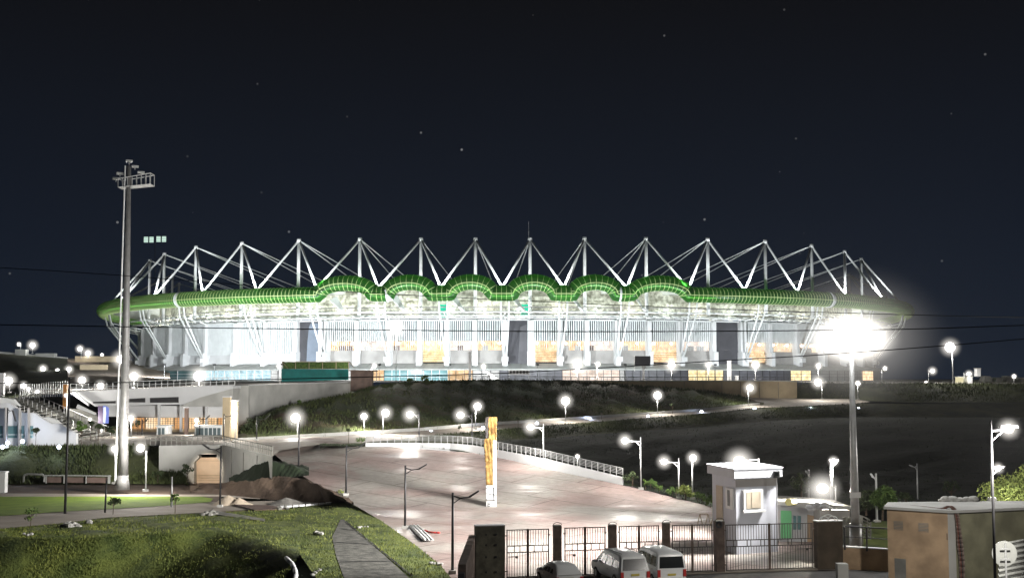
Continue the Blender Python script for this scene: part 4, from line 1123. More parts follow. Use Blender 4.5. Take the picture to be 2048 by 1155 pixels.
# grandstand with stairs at far left
gs = thing('grandstand', P(90, 870, 190), 'small open grandstand of grey concrete steps behind the white end wall', 'grandstand')
mb = MB(); mrl = MB()
A0, A1 = P(-10, 800, 215), P(52, 785, 226)            # top edge
B0, B1 = P(150, 890, 166), P(232, 866, 186)           # bottom edge
for k in range(18):
    t0, t1 = k / 18, (k + 1) / 18
    a0, b0 = lerp(B0, A0, t0), lerp(B1, A1, t0); a1, b1 = lerp(B0, A0, t1), lerp(B1, A1, t1)
    z0, z1 = a0[2], a1[2]
    mb.add([a0, b0, (b0[0], b0[1], z1), (a0[0], a0[1], z1), (a1[0], a1[1], z1), (b1[0], b1[1], z1)], [(0, 1, 2, 3), (3, 2, 5, 4)])
mb.build('step', M['conc_d'], gs)
for s_ in (.15, .5, .85):
    for k in range(0, 17):
        p = lerp(lerp(B0, B1, s_), lerp(A0, A1, s_), k / 17); mrl.tube(p, (p[0], p[1], p[2] + 1.1), .06, n=4)
    a = lerp(B0, B1, s_); b_ = lerp(A0, A1, s_); mrl.tube((a[0], a[1], a[2] + 1.1), (b_[0], b_[1], b_[2] + 1.1), .06, n=4)
mrl.build('handrail', M['grey_steel'], gs)
gw = thing('grandstand_wall', P(60, 892, 157), 'white stepped end wall of the grandstand with three dark windows', 'wall')
pxprism('wall_face', [(-30, 893), (152, 890), (152, 866), (135, 857), (120, 847), (101, 846), (82, 835), (68, 825), (44, 824), (20, 806), (-30, 806)], 158, .8, M['conc_w'], gw)
pxprism('wall_face', [(-30, 806), (20, 806), (40, 812), (38, 812), (26, 798), (0, 794), (-30, 794)], 162, .8, M['white'], gw)
pxprism('wall_face', [(82, 835), (101, 846), (120, 847), (110, 838), (96, 833)], 162, .8, M['white'], gw)
for a, b_ in ((-20, 5), (14, 34), (37, 48), (57, 66)):
    w_ = pxprism('window', [(a, 875), (b_, 875), (b_, 851), (a, 851)], 157.85, .1, M['glass_c'], gw)
    pxprism('frame', [(a, 869), (b_, 869), (b_, 868), (a, 868)], 157.7, .15, M['white'], w_)
for x in (9, 36.5, 54): pxprism('pilaster', [(x, 891), (x + 3, 891), (x + 2, 815), (x + .6, 815)], 157.2, .6, M['wallg'], gw)
# fence behind the grandstand
pf = thing('fence', P(90, 800, 215), 'pale picket fence climbing behind the grandstand', 'fence')
mb = MB()
for k in range(22):
    x = 40 + k * 4.7; y = 792 - (x - 40) * .06; a = P(x, y, 214); mb.box((a[0], a[1], a[2] + .9), (.12, .1, 2.6))
a, b_ = P(40, 780, 214), P(140, 775, 214); mb.tube(a, b_, .06, n=4)
mb.build('post', M['white'], pf)
# white stair parapets right of the orange pillar
pa_ = thing('stair_parapet', P(170, 800, 200), 'white sloping stair parapets dropping beside the podium', 'parapet')
pxprism('parapet', [(140, 785), (176, 811), (176, 806), (150, 784)], 201, .6, M['conc_w'], pa_)
pxprism('parapet', [(152, 815), (190, 829), (190, 825), (155, 808)], 198, .6, M['white'], pa_)
pxprism('landing', [(132, 816), (160, 818), (196, 833), (196, 862), (132, 862)], 203, .6, M['conc_d'], pa_)
# small white kiosk and tent
for lb, x0, x1, y0, y1, D, n_ in (('small white kiosk with two dark doors below the podium', 313, 334, 850, 872, 188, 2), ('white marquee with a row of dark panels below the podium', 389, 446, 850, 871, 186, 6)):
    t = thing('kiosk', P(x0, y1, D), lb, 'kiosk')
    pxprism('wall', [(x0, y1), (x1, y1), (x1 - 1, y0 + 2), (x0 + 1, y0 + 2)], D, 3, M['white'], t)
    pxprism('roof', [(x0 - 2, y0 + 2.2), (x1 + 2, y0 + 2.2), (x1, y0), (x0, y0)], D - .2, 3.4, M['white'], t)
    for k in range(n_):
        a = x0 + 3 + (x1 - x0 - 6) * k / n_; b_ = a + (x1 - x0 - 6) / n_ - 2
        pxprism('door', [(a, y1 - .5), (b_, y1 - .5), (b_, y0 + 5), (a, y0 + 5)], D - .05, .1, M['recess'], t)
# retaining wall with arched tunnel door
tw = thing('retaining_wall', P(400, 966, 148), 'grey concrete retaining wall with a chamfered warm-lit doorway', 'wall')
DT = 150.0
for pp in ([(318, 970), (388, 970), (388, 889.5), (318, 890.5)], [(443, 970), (446, 970), (446, 889), (443, 889)], [(388, 914), (396, 908), (435, 908), (443, 914), (443, 889), (388, 889.5)],
           [(388, 924), (398, 914), (396, 908), (388, 914)], [(443, 924), (433, 914), (435, 908), (443, 914)]):
    pxprism('wall_face', pp, DT, 1.4, M['conc'], tw)
a, b_ = P(446, 889, DT), P(545, 912, 133)
MB().prism([(a[0], a[1], -.5), (b_[0], b_[1], -.5), b_, a], (-.2, 1.0, 0)).build('wing_wall', M['conc'], tw)
mb = MB()
for t_ in (.2, .45, .72): p = lerp(a, b_, t_); mb.box((p[0], p[1] - .02, p[2] / 2 + .2), (.12, .12, p[2] - 1), -.35)
mb.build('joint', M['conc_d'], tw)
pxprism('doorway', [(388, 966), (443, 966), (443, 924), (433, 914), (398, 914), (388, 924)], DT + 1.2, .2, mat('tunnel_wall', (.62, .49, .37), .85, .1, .5), tw)
light(tw, (P(415, 925, DT)[0], DT - 5, P(415, 925, DT)[2] + 1.5), 1500, (1, .85, .68), .2, 50, P(415, 940, DT), .4)
mb = MB()
for y in (921, 950, 955, 960): mb.prism([P(392, y, DT + 1.1), P(439, y, DT + 1.1), P(439, y - .7, DT + 1.1), P(392, y - .7, DT + 1.1)], (0, .08, 0))
mb.build('door_rail', M['beige'], tw)
# railing over tunnel wall
def railing(label, pts, h_, n_, m_, bars=3, pr=.05, rr=.035, name='railing'):
    t = thing(name, pts[0], label, 'railing')
    seg = [sqrt(sum((b[i] - a[i]) ** 2 for i in range(3))) for a, b in zip(pts, pts[1:])]
    tot = sum(seg); mb = MB(); mr = MB()
    for k in range(n_ + 1):
        d = tot * k / n_ * .9999; i = 0
        while d > seg[i]: d -= seg[i]; i += 1
        p = lerp(pts[i], pts[i + 1], d / seg[i]); mb.tube(p, (p[0], p[1], p[2] + h_), pr, n=5)
    for q in range(bars): mr.poly([(p[0], p[1], p[2] + h_ * (1 - .8 * q / max(1, bars - .2))) for p in pts], rr if q else rr * 1.5, 5)
    mb.build('picket_pattern' if n_ > 100 else 'uprights', m_, t); mr.build('rail', m_, t); return t
railing('dark picket railing on top of the wall with the tunnel doorway', [P(290, 889.5, 151), P(446, 888.5, 150.4), P(545, 911, 133.5)], 1.05, 44, M['conc_d'], 2, .045, .04)
# plaza retaining wall with steel railing
wp = [G(731, 892.5), G(838, 893), G(900, 897.5), G(944, 904), G(1087, 936), G(1245, 968.5)]
wtop = [885.5, 885, 886, 889.5, 916, 953.5]
hs = []
for p, x, y in zip(wp, (731, 838, 900, 944, 1087, 1245), wtop): hs.append(P(x, y, p[1])[2])
pw_ = thing('parapet_wall', wp[0], 'low curved concrete wall along the right edge of the plaza, carrying the railing', 'wall')
mb = MB()
for i in range(5):
    a, b_ = wp[i], wp[i + 1]
    mb.prism([(a[0], a[1], a[2] - .3), (b_[0], b_[1], b_[2] - .3), (b_[0], b_[1], hs[i + 1]), (a[0], a[1], hs[i])], (.12, .30, 0))
mb.build('wall_face', M['conc_w'], pw_)
railing('long grey steel railing on the curved plaza wall', [(p[0] + .06, p[1] + .15, h_) for p, h_ in zip(wp, hs)], .95, 46, M['grey_steel'], 5, .04, .028)
# ---------------------------------------------------------------- teal screen, brown enclosure, boards on the terrace
ts = thing('screen_fence', P(630, 762, 262), 'long teal sheet screen with an open timber frame roof above it', 'screen')
pxprism('sheet', [(563, 763), (697, 759), (697, 738), (563, 737)], 262, .15, M['teal'], ts)
mb = MB()
for x in (564, 591, 618, 645, 672, 697): mb.prism([P(x - .5, 740, 262.3), P(x + .5, 740, 262.3), P(x + .5, 722.5, 262.3), P(x - .5, 722.5, 262.3)], (0, .15, 0))
mb.prism([P(563, 723.2, 262.3), P(697, 723.2, 262.3), P(697, 722, 262.3), P(563, 722, 262.3)], (0, .15, 0))
mb.prism([P(563, 723.5, 262.3), P(575, 736.5, 258), P(577, 736.5, 258), P(565, 722.5, 262.3)], (0, .15, 0))
mb.prism([P(697, 723, 262.3), P(707, 734, 258), P(709, 734, 258), P(699, 722, 262.3)], (0, .15, 0))
mb.build('frame', M['beige'], ts)
pxprism('ivy_panel', [(566, 737), (697, 737), (697, 723.5), (566, 723.5)], 263.2, .3, M['leaf'], ts)
be = thing('board_enclosure', P(720, 782, 248), 'brown board hut with a flat overhanging roof on the hill top', 'hut')
pxprism('wall', [(701, 782), (743, 783), (744, 742), (701, 740)], 250, 3, M['brown'], be)
pxprism('roof', [(697, 741), (750, 742.5), (753, 740), (699, 739)], 249.6, 3.6, M['brown'], be)
sb = thing('sign_board', P(1295, 762, 305), 'large blank grey board with a white pedestal on the terrace, right of centre', 'sign board')
pxprism('board', [(1270, 731), (1301, 731), (1301, 711.5), (1270, 711.5)], 305, .2, M['tower'], sb)
pxprism('post', [(1268.6, 741), (1270, 741), (1270, 711), (1268.6, 711)], 304.9, .3, M['conc_w'], sb)
pxprism('pedestal', [(1285, 761), (1289.5, 761), (1289, 737), (1286, 737)], 305, .5, M['conc_w'], sb)
pxprism('monitor', [(1283.5, 737), (1291.5, 737), (1291.5, 731), (1283.5, 731)], 305.1, .3, M['grey_steel'], sb)
sl = thing('sloping_board', P(980, 762, 290), 'white perforated board sloping down on the terrace', 'board')
MB().prism([P(965, 741, 294), P(971, 740.5, 294), P(1000, 758, 292), P(985, 759, 292)], (0, .2, 0)).build('panel', M['white'], sl)
for x, y in ((977, 750), (987, 755)): MB().ball(P(x, y, 292.5), .25, 8, 6).build('hole', M['dark'], sl)
ro = thing('barrier', P(1035, 762, 292), 'low white barrier with dark lettering-like blocks at the foot of the middle tower', 'barrier')
pxprism('board', [(1017, 748.5), (1059, 748.5), (1059, 739.5), (1017, 739.5)], 300, .15, M['conc_w'], ro)
mb = MB()
for k in range(6): mb.prism([P(1019.5 + k * 6.6, 746.5, 299.9), P(1023.5 + k * 6.6, 746.5, 299.9), P(1023.5 + k * 6.6, 741, 299.9), P(1019.5 + k * 6.6, 741, 299.9)], (0, .1, 0))
mb.build('block', M['dark'], ro)
MB().box(P(1018, 755, 300), (.15, .15, 2)).box(P(1058, 755, 300), (.15, .15, 2)).build('post', M['conc_w'], ro)
railing('thin dark railing along the terrace edge below the right half of the stadium', [P(800, 761.8, 268), P(1000, 760.3, 281), P(1230, 762, 297.5), P(1480, 761.4, 301.5), P(1590, 762.7, 304.5)], 1.1, 60, M['dark'], 2, .05, .04)
# little sheds on right horizon
for lb, x0, x1, y0, y1, m_ in (('small yellowish shed lit from within on the right horizon', 1916, 1929, 753, 766, glow('shed_lit', (1, .9, .55), .8)), ('narrow grey water tower on the right horizon', 1954, 1961.5, 736, 752, M['conc_w']), ('small shed on legs on the right horizon', 1935, 1945, 753, 766, M['conc_w'])):
    t = thing('shed', P(x0, y1, 324), lb, 'shed')
    pxprism('wall', [(x0, y1), (x1, y1), (x1, y0), (x0, y0)], 324, 2, m_, t)
    pxprism('roof', [(x0 - 1, y0 + .6), (x1 + 1, y0 + .6), (x1 + 1, y0 - .6), (x0 - 1, y0 - .6)], 323.8, 2.4, M['conc'], t)
t = thing('parapet_wall', P(1800, 766, 318), 'low pale wall along the right horizon', 'wall')
pxprism('wall_face', [(1766, 766.5), (1870, 767), (1870, 764), (1766, 764)], 319, .4, M['conc'], t)
t = thing('rooftops', P(1990, 760, 330), 'cluster of low pale rooftops beyond the right hill', 'building')
for k, x in enumerate((1968, 1990, 2012, 2040)): pxprism('roof', [(x, 768), (x + 16, 768), (x + 14, 752 + k % 2 * 2), (x + 3, 751 + k % 2 * 3)], 334 + k, 4, M['conc_d'], t)
# ---------------------------------------------------------------- yellow-wrapped column
p0 = G(984, 1012); Dc = p0[1]
yc = thing('wrapped_column', p0, 'tall column wrapped in torn yellow cloth with white paper at its foot, standing on the plaza', 'column')
xw = P(993, 1000, Dc)[0] - P(973, 1000, Dc)[0]
z_ = lambda y: P(984, y, Dc)[2]
cx_ = P(983, 1000, Dc)[0]
MB().box((cx_, Dc + xw / 2, (z_(1013) + z_(834)) / 2), (xw, xw, z_(834) - z_(1013))).build('core', M['beige'], yc)
def wrap(x0, x1, y0, y1, out_, m_, nm, amp=.05, sag=0):
    mb = MB(); n1, n2 = 10, 26; vs = []
    for j in range(n2 + 1):
        for i in range(n1 + 1):
            x = x0 + (x1 - x0) * i / n1; y = y0 + (y1 - y0) * j / n2
            q = P(x, y, Dc - out_)
            w_ = amp * sin(i * 1.9 + j * .7) * cos(j * .9 + i * .5) + amp * .6 * sin(j * 2.3 + i * 2)
            vs.append((q[0] + (w_ * .7 if i in (0, n1) else 0), q[1] + w_, q[2]))
    mb.add(vs, [(j * (n1 + 1) + i, j * (n1 + 1) + i + 1, (j + 1) * (n1 + 1) + i + 1, (j + 1) * (n1 + 1) + i) for j in range(n2) for i in range(n1)])
    o = mb.build(nm, m_, yc, smooth=True); so = o.modifiers.new('thick', 'SOLIDIFY'); so.thickness = .02; return o
wrap(977, 993.5, 833, 905, .12, M['yellow'], 'cloth', .07)
wrap(969, 985, 876, 922, .30, M['yellow'], 'cloth', .10)
wrap(971.5, 991.5, 918, 969, .14, M['yellow'], 'cloth', .06)
wrap(985.5, 993.0, 880, 969, .20, mat('pale_wrap', (.62, .52, .38), .8, .12, 2), 'wrap', .02)
wrap(970.5, 977, 834, 876, .16, mat('black_sheet', (.03, .024, .022), .6, .3, 3), 'black_sheet', .05)
wrap(972, 992.5, 970, 1000, .10, M['conc_w'], 'paper', .02)
MB().poly([P(972, 975, Dc - .18), P(993, 974, Dc - .18)], .03, 4).poly([P(972, 986, Dc - .18), P(993, 989, Dc - .18)], .03, 4).poly([P(972, 998, Dc - .18), P(993, 1000, Dc - .18)], .025, 4).build('strap', M['dark'], yc)
MB().prism([P(987, 1000, Dc - .16), P(988.6, 1000, Dc - .16), P(988.2, 974, Dc - .16), P(986.8, 974, Dc - .16)], (0, .05, 0)).build('black_tape', M['dark'], yc)
wrap(972, 993, 1001, 1013, .08, M['conc_w'], 'plinth_face', .0)
def letter(ch, x, y, D, size, m_, parent, rz=0):
    c = bpy.data.curves.new('lettering', 'FONT'); c.body = ch; c.size = size; c.extrude = .01; c.align_x = 'CENTER'
    o = bpy.data.objects.new('lettering', c); p = P(x, y, D); off = OFF[parent.name]
    o.location = tuple(p[i] - off[i] for i in range(3)); o.rotation_euler = (pi / 2, 0, rz); o.parent = parent
    c.materials.append(m_); COL.objects.link(o); return o
letter('B', 978, 1012, Dc - .14, .62, M['dark'], yc); letter('I', 989.5, 1011, Dc - .14, .45, M['dark'], yc)
# ================================================================ gate
def gz(x, y, D): return P(x, y, D)
DG = lambda x: 79 + (x - 1010) * 4.0 / 620            # the gate line recedes to the right
XW = lambda x: P(x, 1100, DG(x))[0]
angG = atan2(4.0, XW(1630) - XW(1010))
def gate(label, x0, x1, ytop, n_bars, n_cells, parent=None):
    a = (XW(x0), DG(x0)); b = (XW(x1), DG(x1)); L = sqrt((b[0] - a[0]) ** 2 + (b[1] - a[1]) ** 2)
    zt = P((x0 + x1) / 2, ytop, DG((x0 + x1) / 2))[2]; zb = .14
    t = thing('gate', (a[0], a[1], 0), label, 'gate', 'black iron gate leaves')
    def at(s, z): return (a[0] + (b[0] - a[0]) * s, a[1] + (b[1] - a[1]) * s, z)
    rz = atan2(b[1] - a[1], b[0] - a[0]); hb = zt - zb
    z1, z2 = zb + hb * .66, zb + hb * .52
    mb = MB()
    for s in (0.012, .988): mb.box(at(s, (zb + zt) / 2), (.07, .07, hb + .07), rz)
    for z in (zb, z1, z2, zt): mb.box(at(.5, z), (L * .974, .05, .06), rz)
    mb.build('frame', M['gate'], t)
    MB().box(at(.5, (zb + zt) / 2), (.15, .09, hb + .1), rz).build('centre_stile', M['brownp'], t)
    mb = MB()
    for k in range(1, n_bars):
        s = k / n_bars
        if abs(s - .5) < .01: continue
        mb.box(at(s, (z1 + zt) / 2), (.030, .03, zt - z1), rz); mb.box(at(s, (z2 + zb) / 2), (.030, .03, z2 - zb), rz)
    mb.build('bar', M['gate'], t)
    mb = MB()
    for k in range(1, n_cells):
        s = k / n_cells + (.018 if k % 2 else -.018)
        MB().box(at(s, (z1 + z2) / 2), (.05, .04, z1 - z2), rz).build('cell_bar', M['gate'], t)
    mb = MB()
    mb.box(at(.24 if n_bars < 20 else .93, zb + hb * .42), (.16, .10, .14), rz); mb.box(at(.13 if n_bars < 20 else .90, zb + hb * .43), (L * .18, .03, .04), rz)
    mb.build('latch', M['gate'], t)
    mb = MB()
    for s in (0.0, 1.0):
        for f_ in (.12, .88): mb.box(at(s, zb + hb * f_), (.16, .06, .06), rz)
    mb.build('hinge', M['gate'], t)
    return t
gate('black iron double gate leaf beside the broad left gate pier', 1013, 1098, 1058, 16, 6)
gate('black iron double gate leaf between the first and second brown posts', 1129, 1211, 1054, 16, 6)
gate('black iron double gate leaf between second and third brown posts, behind the large car', 1238, 1318, 1051, 16, 6)
gate('black iron double gate leaf left of the tall post with the coiled cable', 1344, 1425, 1049, 16, 6)
gate('widest black iron gate, in front of the gatehouse', 1450, 1627, 1047, 34, 13)
def post(label, x0, x1, ytop, m_=None, cap=True):
    a = XW(x0); b = XW(x1); D = DG((x0 + x1) / 2); zt = P((x0 + x1) / 2, ytop, D)[2]
    t = thing('gate_post', ((a + b) / 2, D, 0), label, 'gate post', 'brown gate posts')
    MB().box(((a + b) / 2, D, zt / 2), (b - a, b - a, zt), angG).build('shaft', m_ or M['brownp'], t)
    mb = MB(); c = ((a + b) / 2 + .0, D)
    mb.poly([(c[0] + .28 * cos(q * .45) * (1 + .1 * sin(q)), c[1] - .3, zt + .06 + .18 * sin(q * .45)) for q in range(11)], .018, 4)
    mb.build('loose_cable', M['dark'], t)
    MB().box((c[0], c[1] - (b - a) * .1, zt + .02), ((b - a) * .9, (b - a) * .9, .05), angG).build('cap', M['conc_d'], t)
    return t
post('first slim brown gate post from the left, behind the small white car', 1107, 1122, 1050)
post('second slim brown gate post, behind the large white car', 1217.5, 1232, 1049)
post('third slim brown gate post, behind the white van', 1326, 1339, 1045)
po = post('fourth and tallest brown gate post with a coiled cable at its head', 1430, 1447, 1041)
mb = MB(); c = P(1438, 1048, DG(1438) - .45)
for r_ in (.12, .17, .22): mb.poly([(c[0] + r_ * cos(q * pi / 8), c[1] - .02, c[2] + r_ * sin(q * pi / 8)) for q in range(17)], .03, 5)
mb.build('coiled_cable', M['dark'], po)
# broad piers
def pier_wall(label, x0, x1, ytop, m_, spots=False):
    a = XW(x0); b = XW(x1); D = DG((x0 + x1) / 2); zt = P((x0 + x1) / 2, ytop, D)[2]
    t = thing('gate_pier', ((a + b) / 2, D, 0), label, 'gate pier')
    MB().box(((a + b) / 2, D + .3, zt / 2), (b - a, .6, zt), angG).build('shaft', m_, t)
    MB().box(((a + b) / 2, D + .3, zt + .03), (b - a + .06, .66, .06), angG).build('cap', M['conc_w'], t)
    if spots:
        mb = MB()
        for y in (1068, 1089, 1113, 1143):
            for x in (958, 972, 992): mb.tube(P(x, y, D - .06), (P(x, y, D)[0], D + .05, P(x, y, D)[2]), .075, n=8)
        mb.build('fixing_hole', M['dark'], t)
    return t
pier_wall('broad dark gate pier with rows of round fixing marks at the left of the gate', 949, 1009, 1051, mat('pier_dark', (.11, .105, .078), .9, .3, 2, bump=.02), True)
pier_wall('broad plain brown gate pier right of the widest gate', 1633, 1685, 1042, mat('pier_brown', (.080, .062, .044), .9, .2, 1.5, bump=.02))
# stepped wall running towards the camera at left of gate
sw = thing('boundary_wall', (XW(948), 78, 0), 'dark boundary wall running in steps from the broad gate pier towards the viewer', 'wall')
for k in range(8):
    D = 79 - k * 1.6; x0 = 947 - k * 2.6; top_ = P(x0, 1071 + k * 7.5, D)
    MB().box((top_[0] - .1, D, (top_[2] + 0) / 2), (.45, 1.5, top_[2])).build('pier', M['brownp'], sw)
    MB().box((top_[0] - .1, D - .8, top_[2] / 2 - .2), (.3, 1.0, top_[2] - .4)).build('panel', M['tower'], sw)
# road in front of gate, concrete threshold
sheet('road', [(-16, 40, .02), (30, 40, .02), (30, 82.6, .02), (XW(1632), DG(1632) - .2, .02), (XW(950), DG(950) - .3, .02), (-6, 77, .02)], mat('asphalt', (.05, .048, .046), .85, .25, .5, bump=.02))
mb = MB(); mb.prism([(XW(1010), DG(1010) - .45, .03), (XW(1632), DG(1632) - .45, .03), (XW(1632), DG(1632) - .45, .10), (XW(1010), DG(1010) - .45, .10)], (0, .9, 0)); mb.build('threshold', M['path'])['kind'] = 'structure'
OFF['threshold'] = (0, 0, 0)
# ================================================================ gatehouse
gh = thing('gatehouse', P(1480, 1090, 92), 'white guardhouse with a thick flat roof slab behind the widest gate', 'gatehouse')
D0, D1, D2 = 90.0, 94.5, 91.5
A = P(1425, 1000, D1); B = P(1472, 1000, D0); C = P(1555, 1000, D2)
zr = P(1472, 955, D0)[2]; zt = P(1472, 938, D0)[2]
E_ = (A[0] + C[0] - B[0], A[1] + C[1] - B[1])
def foot(grow, z):
    cx = (A[0] + C[0]) / 2; cy = (A[1] + C[1]) / 2
    return [(cx + (q[0] - cx) * grow, cy + (q[1] - cy) * grow, z) for q in (A, B, C, (E_[0], E_[1], 0))]
MB().prism(foot(1, 0), (0, 0, zr)).build('wall', mat('white_render', (.56, .59, .66), .7, .05, .6), gh)
MB().prism(foot(1.16, zr), (0, 0, zt - zr)).build('roof_slab', mat('roof_paint', (.52, .55, .60), .7, .05, .6), gh)
MB().prism(foot(1.18, zt), (0, 0, .10)).build('roof_edge', MATS['roof_paint'], gh)
def face(a, b, s0, s1, z0, z1, out_, th, m_, nm, parent):
    dx, dy = b[0] - a[0], b[1] - a[1]; L = sqrt(dx * dx + dy * dy); nx, ny = dy / L, -dx / L
    pts = [(a[0] + dx * s + nx * out_, a[1] + dy * s + ny * out_, z) for s, z in ((s0, z0), (s1, z0), (s1, z1), (s0, z1))]
    return MB().prism(pts, (-nx * th, -ny * th, 0)).build(nm, m_, parent)
zz = lambda y: P(1500, y, 90.6)[2]
w_ = face(B, C, .16, .62, zz(1020), zz(978), .16, .30, M['white'], 'window_frame', gh)
face(B, C, .22, .56, zz(1015), zz(982), .18, .04, mat('cream_pane', (.42, .37, .29), .6, .1, 1.5), 'pane', w_)
face(B, C, .34, .50, zz(1014), zz(983), .20, .03, M['blinds'], 'blind', w_)
face(B, C, .13, .65, zz(1023), zz(1019), .30, .34, M['white'], 'sill', w_)
face(B, C, .0, .98, zz(972), zz(957), .03, .05, M['wallg'], 'lintel_band', gh)
d_ = face(A, B, .18, .46, zz(1085), zz(976), .04, .08, M['blinds'], 'door', gh)
w2 = face(A, B, .62, .92, zz(1018), zz(976), .10, .2, M['white'], 'window_frame', gh)
face(A, B, .70, .80, zz(1012), zz(980), .12, .04, M['dark'], 'pane', w2)
fx = P(1553, 948, D2 - .6)
o = MB().box(fx, (.42, .25, .50), .2).build('lamp_box', M['dark'], gh)
MB().box((fx[0], fx[1] - .14, fx[2] + .05), (.28, .03, .24), .2).build('lens', M['glass'], o)
MB().poly([(fx[0] + .02, fx[1] + .1, fx[2] - .2), (fx[0] + .02, fx[1] + .35, .1)], .04, 5).build('drainpipe', M['grey_steel'], gh)
MB().tube(P(1516, 940, 92), P(1517, 925, 92), .06, n=6).build('stub_pole', M['white'], gh)
# sawhorse before the gatehouse
sh = thing('sawhorse', PZ(1412, 1050, 0), 'thin wooden trestle leaning by the guardhouse corner', 'trestle')
mb = MB()
for x in (1400, 1416):
    for dx in (-5, 5): mb.tube(PZ(x + dx, 1048, .02), (PZ(x, 1048, .02)[0], PZ(x, 1048, .02)[1], .95), .03, n=5)
a = PZ(1400, 1048, .02); b = PZ(1416, 1048, .02); mb.tube((a[0], a[1], .95), (b[0], b[1], .95), .03, n=5)
mb.build('leg', M['timber'], sh); MB().tube(PZ(1421, 1050, .02), P(1432, 1018, 101), .035, n=5).build('prop', M['timber'], sh)
# ================================================================ right compound
cb = thing('low_building', P(1620, 1060, 96), 'low white building with a green panel and small windows behind the widest gate', 'building')
pxprism('wall', [(1560, 1110), (1640, 1110), (1640, 1018), (1560, 1006)], 97, 5, M['conc_w'], cb)
pxprism('wall', [(1640, 1110), (1700, 1110), (1700, 1020), (1640, 1018)], 95, 6, M['wallg'], cb)
pxprism('roof', [(1555, 1008), (1642, 1020), (1712, 1017), (1700, 1011), (1600, 1003), (1558, 1002)], 96.5, 5, M['conc'], cb)
pxprism('green_panel', [(1562, 1075), (1583, 1075), (1583, 1021), (1562, 1020)], 96.9, .1, M['greenp'], cb)
for a, b in ((1587, 1592.5), (1595.5, 1602)): pxprism('window', [(a, 1058), (b, 1058), (b, 1031), (a, 1030)], 96.9, .08, M['glass_c'], cb)
pxprism('doorway', [(1615, 1090), (1628, 1090), (1628, 1031), (1615, 1028)], 96.9, .08, M['tan'], cb)
o = thing('drum', P(1582, 1000, 95), 'yellow barrel lying on the white building roof', 'barrel')
MB().tube(P(1577, 1003, 95), P(1588, 1003, 96.5), .28, n=12).build('barrel', mat('yellow_plastic', (.30, .27, .09), .6, .1, 3), o)
o = thing('tarpaulin', P(1640, 1008, 94), 'crumpled pale sheet heaped on the low roof', 'tarpaulin')
mb = MB()
for k in range(9): q = P(1618 + k * 5.2, 1012 + 4 * sin(k * 1.7), 94.3 - .3 * cos(k)); mb.ball(q, .28 + .14 * sin(k * 2.3), 8, 5, .6)
mb.build('sheet', M['conc_w'], o)
o = thing('bicycle_rings', P(1655, 1040, 82), 'white hoops leaning on top of the broad right gate pier', 'hoops')
mb = MB()
for x, r_ in ((1648, .28), (1656, .40), (1665, .30)):
    c = P(x, 1040, 83.2); mb.poly([(c[0] + r_ * 1.2 * cos(q * pi / 10), c[1], c[2] + r_ * sin(q * pi / 10)) for q in range(11)], .035, 5)
mb.build('hoop', M['white'], o)
cf = thing('corrugated_fence', P(1710, 1060, 90), 'pale corrugated sheet fence behind the floodlight pole', 'fence')
mb = MB()
for k in range(9): a = P(1688 + k * 4.6, 1095, 91); b = P(1688 + k * 4.6, 1033, 91); mb.box((a[0], 91 + (k % 2) * .1, (a[2] + b[2]) / 2), (.17, .06, b[2] - a[2]))
mb.build('sheet', M['sign'], cf)
rk = thing('crate_stack', P(1740, 1075, 88), 'stack of curved white metal racks by the floodlight pole', 'rack')
mb = MB()
for k in range(6):
    mb.poly([P(1715 + q * 5, 1030 + k * 7 + q * q * .4, 88.4 - k * .05) for q in range(6)], .05, 5)
for x, y0 in ((1716, 1029), (1722, 1030), (1735, 1036), (1741, 1043)): mb.tube(P(x, 1078, 88.4), P(x, y0, 88.4), .05, n=5)
mb.build('rack_frame', M['sign'], rk)
plat = sheet('grass_patch', [PZ(1685, 1104, .3), PZ(1776, 1104, .3), P(1790, 1040, 98), P(1700, 1045, 98)], M['grass'])
# low wall with iron fence
lw = thing('low_wall', (XW(1730), 83, 0), 'low olive wall below the short iron fence at the right', 'wall')
a, b = (XW(1686), DG(1686)), (P(1778, 1100, 82)[0], 82)
zt = P(1730, 1099, 82)[2]
MB().prism([(a[0], a[1], 0), (b[0], b[1], 0), (b[0], b[1], zt), (a[0], a[1], zt)], (0, .4, 0)).build('wall_face', M['tan'], lw)
MB().prism([(a[0], a[1] - .03, zt), (b[0], b[1] - .03, zt), (b[0], b[1] - .03, zt + .08), (a[0], a[1] - .03, zt + .08)], (0, .5, 0)).build('coping', M['conc_w'], lw)
railing('short black iron fence with three posts on the low wall', [(a[0] + .1, a[1] - .1, zt - .15), (b[0], b[1] - .1, zt - .15)], P(1730, 1056, 82)[2] - zt + .15, 2, M['dark'], 2, .07, .035, 'iron_fence')
bx = thing('concrete_block', P(1684, 1150, 78), 'pale square stone block standing at the foot of the broad brown pier', 'block')
q = P(1684, 1150, 78.5); MB().box((q[0], 78.5, .55), (.68, .6, 1.1)).build('block', M['conc'], bx)
